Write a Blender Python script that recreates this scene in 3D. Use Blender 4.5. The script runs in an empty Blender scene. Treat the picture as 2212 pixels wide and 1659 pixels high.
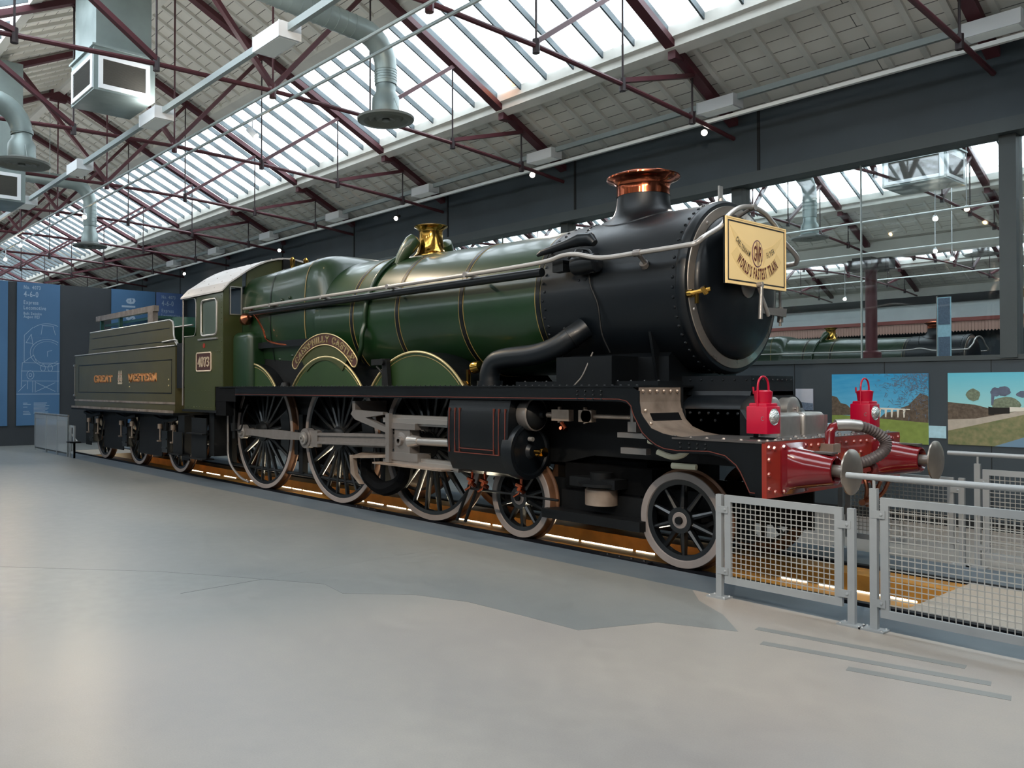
import bpy, bmesh, math, random
from mathutils import Vector, Matrix
random.seed(7)
SC = bpy.context.scene
COL = SC.collection
PI = math.pi

# ------------------------------------------------------------------ camera
cam_d = bpy.data.cameras.new('camera'); cam = bpy.data.objects.new('camera', cam_d); COL.objects.link(cam)
SC.camera = cam
cam_d.sensor_width = 36.0; cam_d.lens = 1803.5 / 2212 * 36.0
cam_d.shift_x = 204.6 / 2212; cam_d.shift_y = -10.84 / 2212
cam_d.clip_start = 0.05; cam_d.clip_end = 400
yaw, pit, rol = -.8915, .0117, .0008
F = Vector((math.sin(yaw) * math.cos(pit), math.cos(yaw) * math.cos(pit), math.sin(pit)))
R0 = Vector((math.cos(yaw), -math.sin(yaw), 0)); U0 = R0.cross(F)
R1 = R0 * math.cos(rol) + U0 * math.sin(rol); U1 = -R0 * math.sin(rol) + U0 * math.cos(rol)
cam.matrix_world = Matrix(((R1.x, U1.x, -F.x, 4.6533), (R1.y, U1.y, -F.y, -7.8065), (R1.z, U1.z, -F.z, 1.7214), (0, 0, 0, 1)))

# ------------------------------------------------------------------ sky, exposure
W = bpy.data.worlds.new('overcast_sky'); SC.world = W; W.use_nodes = True
bg = W.node_tree.nodes['Background']; bg.inputs[0].default_value = (0.86, 0.945, 1.0, 1); bg.inputs[1].default_value = 2.6
SC.view_settings.view_transform = 'Standard'; SC.view_settings.look = 'None'
SC.view_settings.gamma = 1.0; SC.view_settings.use_curve_mapping = False
SC.view_settings.exposure = 1.4

def area(name, loc, rot, sx, sy, power, color=(1, 1, 1)):
    l = bpy.data.lights.new(name, 'AREA'); l.shape = 'RECTANGLE'; l.size = sx; l.size_y = sy; l.energy = power; l.color = color
    o = bpy.data.objects.new(name, l); COL.objects.link(o); o.location = loc; o.rotation_euler = rot
    return o
SLOPE = math.atan(.475)
def portal(name, yr, sgn, x0=-36., x1=8.):
    dy = 3.3; o = area(name, ((x0 + x1) / 2, yr + sgn * dy, 8.74 - .475 * dy + .12), (-sgn * SLOPE, 0, 0), x1 - x0, 2.4, 1)
    o.data.cycles.is_portal = True
for yr in (-14.75, -2.15, 10.45, 23.05):
    for s in (-1, 1):
        portal('skylight_portal', yr, s)

# ------------------------------------------------------------------ materials
def srgb(h):
    h = h.lstrip('#'); v = [int(h[i:i + 2], 16) / 255 for i in (0, 2, 4)]
    return tuple(c / 12.92 if c <= .04045 else ((c + .055) / 1.055) ** 2.4 for c in v) + (1,)
MATS = {}
def mat(name, col, rough=.5, metal=0., noise=.0, scale=3., bump=0., bscale=20., coat=0., spec=None, rn=0., coords='Object', col2=None, emis=None, estr=0., alpha=None, detail=4):
    m = bpy.data.materials.new(name); m.use_nodes = True; nt = m.node_tree; b = nt.nodes['Principled BSDF']
    c = srgb(col) if isinstance(col, str) else tuple(col) + (1,)
    b.inputs['Base Color'].default_value = c; b.inputs['Roughness'].default_value = rough; b.inputs['Metallic'].default_value = metal
    if coat: b.inputs['Coat Weight'].default_value = coat; b.inputs['Coat Roughness'].default_value = .1
    if spec is not None: b.inputs['Specular IOR Level'].default_value = spec
    if noise or bump or rn or col2:
        tc = nt.nodes.new('ShaderNodeTexCoord'); out = tc.outputs[coords]
        n = nt.nodes.new('ShaderNodeTexNoise'); n.inputs['Scale'].default_value = scale; n.inputs['Detail'].default_value = detail
        nt.links.new(out, n.inputs['Vector'])
        if noise or col2:
            r = nt.nodes.new('ShaderNodeMix'); r.data_type = 'RGBA'
            mr = nt.nodes.new('ShaderNodeMapRange'); mr.inputs['From Min'].default_value = .3; mr.inputs['From Max'].default_value = .7
            nt.links.new(n.outputs['Fac'], mr.inputs['Value']); nt.links.new(mr.outputs[0], r.inputs['Factor'])
            c2 = srgb(col2) if col2 else tuple(max(0, x * (1 - noise)) for x in c[:3]) + (1,)
            c1 = c if col2 else tuple(min(1, x * (1 + noise)) for x in c[:3]) + (1,)
            r.inputs['A'].default_value = c1; r.inputs['B'].default_value = c2
            nt.links.new(r.outputs['Result'], b.inputs['Base Color'])
        if rn:
            mr2 = nt.nodes.new('ShaderNodeMapRange'); mr2.inputs['To Min'].default_value = max(0, rough - rn); mr2.inputs['To Max'].default_value = rough + rn
            mr2.inputs['From Min'].default_value = .3; mr2.inputs['From Max'].default_value = .7
            nt.links.new(n.outputs['Fac'], mr2.inputs['Value']); nt.links.new(mr2.outputs[0], b.inputs['Roughness'])
        if bump:
            n2 = nt.nodes.new('ShaderNodeTexNoise'); n2.inputs['Scale'].default_value = bscale; n2.inputs['Detail'].default_value = 3
            nt.links.new(out, n2.inputs['Vector'])
            bp = nt.nodes.new('ShaderNodeBump'); bp.inputs['Strength'].default_value = bump; bp.inputs['Distance'].default_value = .02
            nt.links.new(n2.outputs['Fac'], bp.inputs['Height']); nt.links.new(bp.outputs[0], b.inputs['Normal'])
    if emis:
        b.inputs['Emission Color'].default_value = srgb(emis); b.inputs['Emission Strength'].default_value = estr
    MATS[name] = m
    return m
def M(n): return MATS[n]

mat('loco_green', '#0c280f', .38, noise=.12, scale=1.2, coat=.35, bump=.03, bscale=4)
mat('cab_green', '#333818', .42, noise=.12, scale=2, coat=.4, bump=.05, bscale=5)  # warm light reflected by the cab sides is mixed into this olive
mat('tender_green', '#474227', .45, noise=.1, scale=2.5, coat=.4, bump=.05, bscale=4)
mat('splasher_green', '#24391b', .38, noise=.1, scale=2, coat=.5)
mat('black_paint', '#080b0e', .38, noise=.2, scale=3, coat=.06, spec=.3, bump=.04, bscale=5)
mat('smokebox_black', '#080d12', .42, noise=.15, scale=2, coat=.05, spec=.35, bump=.08, bscale=3, rn=.06)
mat('frame_black', '#0c0e10', .55, noise=.25, scale=4, spec=.25, bump=.05, bscale=10)
mat('dirt_and_shade_black', '#07080a', .8, spec=.1, noise=.3, scale=5)  # black for grimy parts and for the painted slot shade
mat('steel', '#8d8783', .36, .65, noise=.08, scale=2.5)
mat('steel_bright', '#a9a49f', .3, .7)
mat('rod_steel', '#857f7b', .42, .6, noise=.1, scale=6, rn=.1)
mat('door_steel', '#a59a90', .34, .9, noise=.15, scale=3, rn=.12)
mat('sheet_steel', '#9f8e80', .38, .55, noise=.35, scale=4, rn=.12)
mat('platform_grey', '#565250', .4, .45, noise=.3, scale=5, rn=.1)
mat('rail_silver', '#a8a39e', .32, .6)
mat('aluminium', '#b4b0ab', .38, .85, noise=.12, scale=6, rn=.1)
mat('copper', '#c4694a', .12, 1., noise=.1, scale=5)
mat('brass', '#c79a4b', .13, 1., noise=.08, scale=5)
mat('brass_trim', '#d8c391', .3, .85)
mat('gold_line', '#7d6a3c', .5)
mat('orange_line', '#5e2c22', .5)
mat('tyre_grey', '#857c78', .5, noise=.08, scale=6)
mat('tread_brown', '#6a4a35', .45, .3, noise=.3, scale=5)
mat('wheel_black', '#0b0e11', .34, coat=.3)
mat('cream_letter', '#b9a890', .4)
mat('plate_brown', '#3a1d18', .5)
mat('letter_gold', '#c98a52', .5)
mat('letter_shadow', '#6b2d22', .6)
mat('beam_red', '#8a2a1e', .33, noise=.12, scale=4, coat=.5)
mat('buffer_red', '#6a141b', .16, noise=.12, scale=5, coat=.8)
mat('lamp_red', '#a8002a', .33, noise=.08, scale=6)
mat('lens_glass', '#e8ece8', .12, .9, bump=.9, bscale=45)
mat('hose_grey', '#4d4443', .5, noise=.15, scale=8)
mat('board_yellow', '#f6d596', .5, noise=.02)
mat('dark_red', '#561210', .5)
mat('ink_black', '#15120f', .5)
mat('logo_plum', '#6a4050', .5)
mat('wing_tan', '#eccb8b', .55)
mat('roof_grey', '#b3aeab', .42, noise=.06, scale=3)
mat('pale_pipe', '#c2bfa8', .6)
mat('cab_glass', '#56625c', .15, .2)
mat('fence_grey', '#9da1a3', .45, .3, noise=.05, scale=5)
mat('wire', '#bbb9b4', .35, .5)
mat('bolt_steel', '#c8c6c2', .3, 1.)
mat('truss_maroon', '#54272e', .5, noise=.12, scale=3)
mat('white_paint', '#dcdad2', .6, noise=.06, scale=3)
mat('box_white', '#eef0f2', .5)
mat('bar_grey', '#5a6468', .6)
mat('hanger_backlit', '#2c1d20', .5)  # darker maroon: the backlit look of the rods put into the colour
mat('conduit', '#a3adad', .45, .2)
mat('galvanised', '#8f9c9a', .42, .35, noise=.12, scale=2.5, rn=.1)
mat('diffuser_grey', '#6f736f', .5)
mat('grille', '#585650', .7)
mat('track_white', '#eeefec', .45)
mat('lamp_black', '#1c1e20', .5)
mat('bulb', '#ffffff', .5, emis='#fff2e2', estr=14)
mat('bulb_warm', '#ffffff', .5, emis='#ffd9a0', estr=20)
mat('tube_panel', '#b5b8b4', .6, emis='#dfe8e4', estr=.05)
mat('slot_light', '#ffffff', .5, emis='#fff0cf', estr=2.6)
mat('wall_dark', '#333d44', .6, noise=.12, scale=1.4, detail=6)
mat('wall_trim', '#3c4446', .55, noise=.06, scale=2)
mat('wall_joint', '#0f1214', .8)
mat('banner_blue', '#4a7298', .6, noise=.04, scale=1)
mat('banner_purple', '#5672a4', .6)
mat('banner_ink', '#a9bccf', .6)
mat('banner_wall', '#383c40', .65, noise=.08, scale=1.2)
mat('pit_brown', '#a8762f', .5, noise=.25, scale=4)
mat('rail_steel', '#121318', .5, .2, noise=.2, scale=6, spec=.25)
mat('pit_dark', '#15151a', .85, spec=.1)
mat('tile_beige', '#a59a8c', .5, noise=.05, scale=3)
mat('strip_blue', '#5c666e', .4, noise=.1, scale=3)
mat('copper_dull', '#8c5a44', .3, 1.)
mat('column_maroon', '#5a2c30', .5)
mat('cream_boards', '#b9bfbf', .6, noise=.04)
mat('canopy_pink', '#b78f80', .6)
mat('canopy_red', '#8a4a42', .6)
mat('loco_teal', '#2c4f45', .3, coat=.4)

def floor_mat(name, base, alt, rough, tex=1.0):
    m = bpy.data.materials.new(name); m.use_nodes = True; nt = m.node_tree; L = nt.links; b = nt.nodes['Principled BSDF']
    tc = nt.nodes.new('ShaderNodeTexCoord')
    n1 = nt.nodes.new('ShaderNodeTexNoise'); n1.inputs['Scale'].default_value = .55; n1.inputs['Detail'].default_value = 5; n1.inputs['Distortion'].default_value = .6
    n2 = nt.nodes.new('ShaderNodeTexNoise'); n2.inputs['Scale'].default_value = 7; n2.inputs['Detail'].default_value = 6
    n3 = nt.nodes.new('ShaderNodeTexNoise'); n3.inputs['Scale'].default_value = 120; n3.inputs['Detail'].default_value = 2
    for n in (n1, n2, n3): L.new(tc.outputs['Object'], n.inputs['Vector'])
    mx = nt.nodes.new('ShaderNodeMix'); mx.data_type = 'RGBA'; mx.inputs['A'].default_value = srgb(base); mx.inputs['B'].default_value = srgb(alt)
    mr = nt.nodes.new('ShaderNodeMapRange'); mr.inputs['From Min'].default_value = .35; mr.inputs['From Max'].default_value = .65
    L.new(n1.outputs['Fac'], mr.inputs['Value']); L.new(mr.outputs[0], mx.inputs['Factor'])
    mx2 = nt.nodes.new('ShaderNodeMix'); mx2.data_type = 'RGBA'; mx2.blend_type = 'MULTIPLY'; mx2.inputs['Factor'].default_value = 1
    m3 = nt.nodes.new('ShaderNodeMapRange'); m3.inputs['From Min'].default_value = .3; m3.inputs['From Max'].default_value = .7; m3.inputs['To Min'].default_value = .9; m3.inputs['To Max'].default_value = 1.08
    ad = nt.nodes.new('ShaderNodeMath'); ad.operation = 'ADD'; h = nt.nodes.new('ShaderNodeMath'); h.operation = 'MULTIPLY'; h.inputs[1].default_value = .5
    L.new(n2.outputs['Fac'], ad.inputs[0]); L.new(n3.outputs['Fac'], ad.inputs[1]); L.new(ad.outputs[0], h.inputs[0]); L.new(h.outputs[0], m3.inputs['Value'])
    L.new(mx.outputs['Result'], mx2.inputs['A']); L.new(m3.outputs[0], mx2.inputs['B']); L.new(mx2.outputs['Result'], b.inputs['Base Color'])
    r = nt.nodes.new('ShaderNodeMapRange'); r.inputs['From Min'].default_value = .3; r.inputs['From Max'].default_value = .7
    r.inputs['To Min'].default_value = rough - .03; r.inputs['To Max'].default_value = rough + .03
    L.new(n2.outputs['Fac'], r.inputs['Value']); L.new(r.outputs[0], b.inputs['Roughness'])
    bp = nt.nodes.new('ShaderNodeBump'); bp.inputs['Strength'].default_value = .02; bp.inputs['Distance'].default_value = .02
    n4 = nt.nodes.new('ShaderNodeTexNoise'); n4.inputs['Scale'].default_value = 2.2; n4.inputs['Detail'].default_value = 3
    L.new(tc.outputs['Object'], n4.inputs['Vector']); L.new(n4.outputs['Fac'], bp.inputs['Height']); L.new(bp.outputs[0], b.inputs['Normal'])
    b.inputs['Specular IOR Level'].default_value = .6
    if name == 'floor_concrete':
        # older, greyer screed towards the far left end of the hall
        se = nt.nodes.new('ShaderNodeSeparateXYZ'); L.new(tc.outputs['Object'], se.inputs[0])
        a1 = nt.nodes.new('ShaderNodeMath'); a1.operation = 'MULTIPLY_ADD'; a1.inputs[1].default_value = 2.0; L.new(n1.outputs['Fac'], a1.inputs[0]); L.new(se.outputs['X'], a1.inputs[2])
        rr = nt.nodes.new('ShaderNodeMapRange'); rr.inputs['From Min'].default_value = .9; rr.inputs['From Max'].default_value = -1.3; rr.interpolation_type = 'SMOOTHSTEP'; L.new(a1.outputs[0], rr.inputs['Value'])
        m5 = nt.nodes.new('ShaderNodeMix'); m5.data_type = 'RGBA'; m5.inputs['B'].default_value = srgb('#80817d'); L.new(rr.outputs[0], m5.inputs['Factor']); L.new(mx2.outputs['Result'], m5.inputs['A']); L.new(m5.outputs['Result'], b.inputs['Base Color'])
    MATS[name] = m
floor_mat('floor_concrete', '#a2998f', '#989089', .36)
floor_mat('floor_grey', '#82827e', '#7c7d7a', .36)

def board_mat():
    m = bpy.data.materials.new('roof_boards'); m.use_nodes = True; nt = m.node_tree; L = nt.links; b = nt.nodes['Principled BSDF']
    tc = nt.nodes.new('ShaderNodeTexCoord'); br = nt.nodes.new('ShaderNodeTexBrick')
    mp = nt.nodes.new('ShaderNodeMapping'); L.new(tc.outputs['Object'], mp.inputs['Vector']); L.new(mp.outputs[0], br.inputs['Vector'])
    br.inputs['Scale'].default_value = 1; br.inputs['Brick Width'].default_value = 90.; br.inputs['Row Height'].default_value = .19; br.inputs['Mortar Size'].default_value = .006
    br.inputs['Color1'].default_value = srgb('#ece8df'); br.inputs['Color2'].default_value = srgb('#e2dfd6'); br.inputs['Mortar'].default_value = srgb('#6e6c66')
    L.new(br.outputs['Color'], b.inputs['Base Color']); b.inputs['Roughness'].default_value = .7
    MATS['roof_boards'] = m
board_mat()
def glazing_mat(name, tint, mixf, rough_glass=False):
    m = bpy.data.materials.new(name); m.use_nodes = True; nt = m.node_tree; L = nt.links
    for n in list(nt.nodes): nt.nodes.remove(n)
    o = nt.nodes.new('ShaderNodeOutputMaterial'); t = nt.nodes.new('ShaderNodeBsdfTransparent'); t.inputs[0].default_value = tint + (1,)
    if rough_glass:
        g = nt.nodes.new('ShaderNodeBsdfDiffuse'); g.inputs[0].default_value = (.75, .72, .66, 1)
        tc = nt.nodes.new('ShaderNodeTexCoord'); n = nt.nodes.new('ShaderNodeTexNoise'); n.inputs['Scale'].default_value = 3.; n.inputs['Detail'].default_value = 8
        mr = nt.nodes.new('ShaderNodeMapRange'); mr.inputs['From Min'].default_value = .42; mr.inputs['From Max'].default_value = .8; mr.inputs['To Min'].default_value = .02; mr.inputs['To Max'].default_value = mixf
        L.new(tc.outputs['Object'], n.inputs['Vector']); L.new(n.outputs['Fac'], mr.inputs['Value'])
        mx = nt.nodes.new('ShaderNodeMixShader'); L.new(mr.outputs[0], mx.inputs[0])
    else:
        g = nt.nodes.new('ShaderNodeBsdfGlossy'); g.inputs['Roughness'].default_value = .02
        mx = nt.nodes.new('ShaderNodeMixShader'); mx.inputs[0].default_value = mixf
    L.new(t.outputs[0], mx.inputs[1]); L.new(g.outputs[0], mx.inputs[2]); L.new(mx.outputs[0], o.inputs[0])
    MATS[name] = m
glazing_mat('skylight_glass', (.97, .985, 1.), .5, True)
glazing_mat('window_glass', (.88, .92, .92), .07)
glazing_mat('frosted_glass', (.9, .92, .92), .4)
MATS['frosted_glass'].node_tree.nodes['Glossy BSDF'].inputs['Roughness'].default_value = .6

# ------------------------------------------------------------------ mesh builder
class MB:
    def __init__(s): s.v = []; s.f = []; s.mi = []; s.cur = 0
    def m(s, i): s.cur = i; return s
    def add(s, vs, fs):
        b = len(s.v); s.v += [tuple(v) for v in vs]; s.f += [tuple(b + i for i in f) for f in fs]; s.mi += [s.cur] * len(fs); return s
    def box(s, x0, x1, y0, y1, z0, z1):
        x0, x1 = min(x0, x1), max(x0, x1); y0, y1 = min(y0, y1), max(y0, y1); z0, z1 = min(z0, z1), max(z0, z1)
        return s.add([(x0, y0, z0), (x1, y0, z0), (x1, y1, z0), (x0, y1, z0), (x0, y0, z1), (x1, y0, z1), (x1, y1, z1), (x0, y1, z1)],
                     [(0, 3, 2, 1), (4, 5, 6, 7), (0, 1, 5, 4), (1, 2, 6, 5), (2, 3, 7, 6), (3, 0, 4, 7)])
    def bbox(s, x0, x1, y0, y1, z0, z1, r=.02, seg=3):
        # box with rounded vertical (z) edges and a rounded top
        pts = []
        for cx, cy, a0 in ((x1 - r, y1 - r, 0), (x0 + r, y1 - r, 90), (x0 + r, y0 + r, 180), (x1 - r, y0 + r, 270)):
            for k in range(seg + 1):
                a = math.radians(a0 + 90 * k / seg); pts.append((cx, cy, math.cos(a), math.sin(a)))
        rings = [(z0, 1.)] + [(z1 - r + r * math.sin(PI / 2 * k / seg), math.cos(PI / 2 * k / seg)) for k in range(seg + 1)]
        vs = []; n = len(pts)
        for z, q in rings:
            for cx, cy, a, b in pts: vs.append((cx + a * r * max(q, .02), cy + b * r * max(q, .02), z))
        fs = [(i * n + j, i * n + (j + 1) % n, (i + 1) * n + (j + 1) % n, (i + 1) * n + j) for i in range(len(rings) - 1) for j in range(n)]
        fs += [tuple(range(n))[::-1], tuple((len(rings) - 1) * n + j for j in range(n))]
        return s.add(vs, fs)
    def beam(s, a, b, w, h, up=(0, 0, 1)):
        a = Vector(a); b = Vector(b); d = (b - a).normalized(); u = Vector(up)
        if abs(d.dot(u)) > .98: u = Vector((1, 0, 0))
        r = d.cross(u).normalized(); u = r.cross(d)
        vs = [p + r * (sx * w / 2) + u * (sz * h / 2) for p in (a, b) for sx, sz in ((-1, -1), (1, -1), (1, 1), (-1, 1))]
        return s.add(vs, [(0, 1, 2, 3), (7, 6, 5, 4), (0, 4, 5, 1), (1, 5, 6, 2), (2, 6, 7, 3), (3, 7, 4, 0)])
    def cyl(s, a, b, r1, r2=None, n=16, cap=True):
        a = Vector(a); b = Vector(b); r2 = r1 if r2 is None else r2
        d = (b - a).normalized(); u = Vector((0, 0, 1)) if abs(d.z) < .9 else Vector((1, 0, 0)); p = d.cross(u).normalized(); q = d.cross(p)
        vs = []
        for c, r in ((a, r1), (b, r2)):
            for i in range(n): t = 2 * PI * i / n; vs.append(c + (p * math.cos(t) + q * math.sin(t)) * r)
        fs = [(i, (i + 1) % n, n + (i + 1) % n, n + i) for i in range(n)]
        if cap: fs += [tuple(range(n))[::-1], tuple(range(n, 2 * n))]
        return s.add(vs, fs)
    def lathe(s, prof, o=(0, 0, 0), d=(0, 0, 1), n=48, close=False, mis=None):
        # prof: (radius, height along d)
        o = Vector(o); d = Vector(d).normalized(); u = Vector((0, 0, 1)) if abs(d.z) < .9 else Vector((1, 0, 0)); p = d.cross(u).normalized(); q = d.cross(p)
        base = len(s.v); m = len(prof)
        for r, h in prof:
            for i in range(n): t = 2 * PI * i / n; s.v.append(tuple(o + d * h + (p * math.cos(t) + q * math.sin(t)) * r))
        for j in range(m if close else m - 1):
            k = (j + 1) % m
            for i in range(n):
                s.f.append((base + j * n + i, base + j * n + (i + 1) % n, base + k * n + (i + 1) % n, base + k * n + i)); s.mi.append(mis[j] if mis else s.cur)
        return s
    def tube(s, pts, r, n=10, rs=None, cap=True):
        pts = [Vector(p) for p in pts]; m = len(pts); base = len(s.v); prev = None
        for i, p in enumerate(pts):
            d = (pts[min(i + 1, m - 1)] - pts[max(i - 1, 0)]).normalized()
            if prev is None:
                u = Vector((0, 0, 1)) if abs(d.z) < .9 else Vector((1, 0, 0)); a = d.cross(u).normalized()
            else:
                a = (prev - d * prev.dot(d)).normalized()
            prev = a; b = d.cross(a); rr = rs[i] if rs else r
            for k in range(n): t = 2 * PI * k / n; s.v.append(tuple(p + (a * math.cos(t) + b * math.sin(t)) * rr))
        for i in range(m - 1):
            for k in range(n):
                s.f.append((base + i * n + k, base + i * n + (k + 1) % n, base + (i + 1) * n + (k + 1) % n, base + (i + 1) * n + k)); s.mi.append(s.cur)
        if cap:
            s.f.append(tuple(base + k for k in range(n))[::-1]); s.f.append(tuple(base + (m - 1) * n + k for k in range(n))); s.mi += [s.cur] * 2
        return s
    def prism(s, poly, a, b, axis='y'):
        # poly in the other two axes, extruded from a to b
        def P(p, t):
            if axis == 'y': return (p[0], t, p[1])
            if axis == 'x': return (t, p[0], p[1])
            return (p[0], p[1], t)
        n = len(poly)
        return s.add([P(p, a) for p in poly] + [P(p, b) for p in poly], [tuple(range(n)), tuple(range(n, 2 * n))[::-1]] + [(i, n + i, n + (i + 1) % n, (i + 1) % n) for i in range(n)])
    def strip(s, prof, a, b, t, axis='y'):
        # open profile given thickness t, extruded a..b along axis
        n = len(prof); off = []
        for i, p in enumerate(prof):
            q0 = prof[max(i - 1, 0)]; q1 = prof[min(i + 1, n - 1)]; dx, dz = q1[0] - q0[0], q1[1] - q0[1]; l = math.hypot(dx, dz) or 1
            off.append((p[0] - dz / l * t, p[1] + dx / l * t))
        for i in range(n - 1):
            s.prism([prof[i], prof[i + 1], off[i + 1], off[i]], a, b, axis)
        return s
    def dots(s, pts, r, nrm=(0, -1, 0), n=6):
        d = Vector(nrm).normalized(); u = Vector((0, 0, 1)) if abs(d.z) < .9 else Vector((1, 0, 0)); p = d.cross(u).normalized(); q = d.cross(p)
        for c in pts:
            c = Vector(c)
            vs = [c + (p * math.cos(2 * PI * i / n) + q * math.sin(2 * PI * i / n)) * r for i in range(n)]
            vs += [c + d * r * .6 + (p * math.cos(2 * PI * i / n) + q * math.sin(2 * PI * i / n)) * r * .7 for i in range(n)] + [c + d * r * .85]
            s.add(vs, [(i, (i + 1) % n, n + (i + 1) % n, n + i) for i in range(n)] + [(n + i, n + (i + 1) % n, 2 * n) for i in range(n)])
        return s
    def plate(s, axis, t0, t1, u0, u1, w0, w1, holes):
        us = sorted({u0, u1} | {h[0] for h in holes} | {h[1] for h in holes}); ws = sorted({w0, w1} | {h[2] for h in holes} | {h[3] for h in holes})
        for a, b in zip(us, us[1:]):
            for c, d in zip(ws, ws[1:]):
                mu, mw = (a + b) / 2, (c + d) / 2
                if any(h[0] < mu < h[1] and h[2] < mw < h[3] for h in holes): continue
                if axis == 'y': s.box(a, b, t0, t1, c, d)
                elif axis == 'x': s.box(t0, t1, a, b, c, d)
                else: s.box(a, b, c, d, t0, t1)
        return s
    def build(s, name, mats, parent=None, smooth=True, angle=38):
        me = bpy.data.meshes.new(name); me.from_pydata(s.v, [], s.f)
        if isinstance(mats, str): mats = [mats]
        for k in mats: me.materials.append(M(k))
        me.polygons.foreach_set('material_index', s.mi)
        if len(s.f) < 60000:
            bm = bmesh.new(); bm.from_mesh(me); bmesh.ops.recalc_face_normals(bm, faces=bm.faces); bm.to_mesh(me); bm.free()
        if smooth:
            me.polygons.foreach_set('use_smooth', [True] * len(me.polygons)); me.set_sharp_from_angle(angle=math.radians(angle))
        me.update()
        o = bpy.data.objects.new(name, me); COL.objects.link(o)
        if parent: o.parent = parent
        return o

def tag(o, label=None, cat=None, group=None, kind=None):
    if label: o['label'] = label
    if cat: o['category'] = cat
    if group: o['group'] = group
    if kind: o['kind'] = kind
    return o
def thing(name, label, cat, loc=(0, 0, 0), rz=0, group=None):
    o = bpy.data.objects.new(name, None); COL.objects.link(o); o.location = loc; o.rotation_euler = (0, 0, rz); o.empty_display_size = .2
    return tag(o, label, cat, group)
def struct(mb, name, mats, label=None, smooth=False):
    o = mb.build(name, mats, None, smooth=smooth); o['kind'] = 'structure'
    if label: o['label'] = label
    return o
def copy_tree(o, parent=None, skip=()):
    c = o.copy(); COL.objects.link(c); c.parent = parent
    for ch in list(o.children):
        if ch.name.split('.')[0] in skip: continue
        copy_tree(ch, c, skip)
    return c
def bez(pts, n=8):
    # Catmull-Rom through points
    P = [Vector(p) for p in pts]; P = [P[0] * 2 - P[1]] + P + [P[-1] * 2 - P[-2]]; out = []
    for i in range(1, len(P) - 2):
        for k in range(n):
            t = k / n; a, b, c, d = P[i - 1:i + 3]
            out.append(.5 * ((2 * b) + (c - a) * t + (2 * a - 5 * b + 4 * c - d) * t * t + (3 * b - a - 3 * c + d) * t ** 3))
    out.append(P[-2]); return out

# ---- lettering
_fc = {}
def fchar(ch, bold=0.):
    k = (ch, bold)
    if k in _fc: return _fc[k]
    cu = bpy.data.curves.new('glyph', 'FONT'); cu.body = ch; cu.size = 1; cu.offset = bold; cu.resolution_u = 2; cu.extrude = 0
    ob = bpy.data.objects.new('glyph', cu); COL.objects.link(ob); dg = bpy.context.evaluated_depsgraph_get(); dg.update()
    me = ob.evaluated_get(dg).to_mesh(); vs = [(v.co.x, v.co.y) for v in me.vertices]; fs = [tuple(p.vertices) for p in me.polygons]
    ob.evaluated_get(dg).to_mesh_clear(); COL.objects.unlink(ob); bpy.data.objects.remove(ob); bpy.data.curves.remove(cu)
    x0 = min([v[0] for v in vs], default=0); x1 = max([v[0] for v in vs], default=.3)
    _fc[k] = ([(v[0] - x0, v[1] / .7) for v in vs], fs, x1 - x0); return _fc[k]
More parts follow.
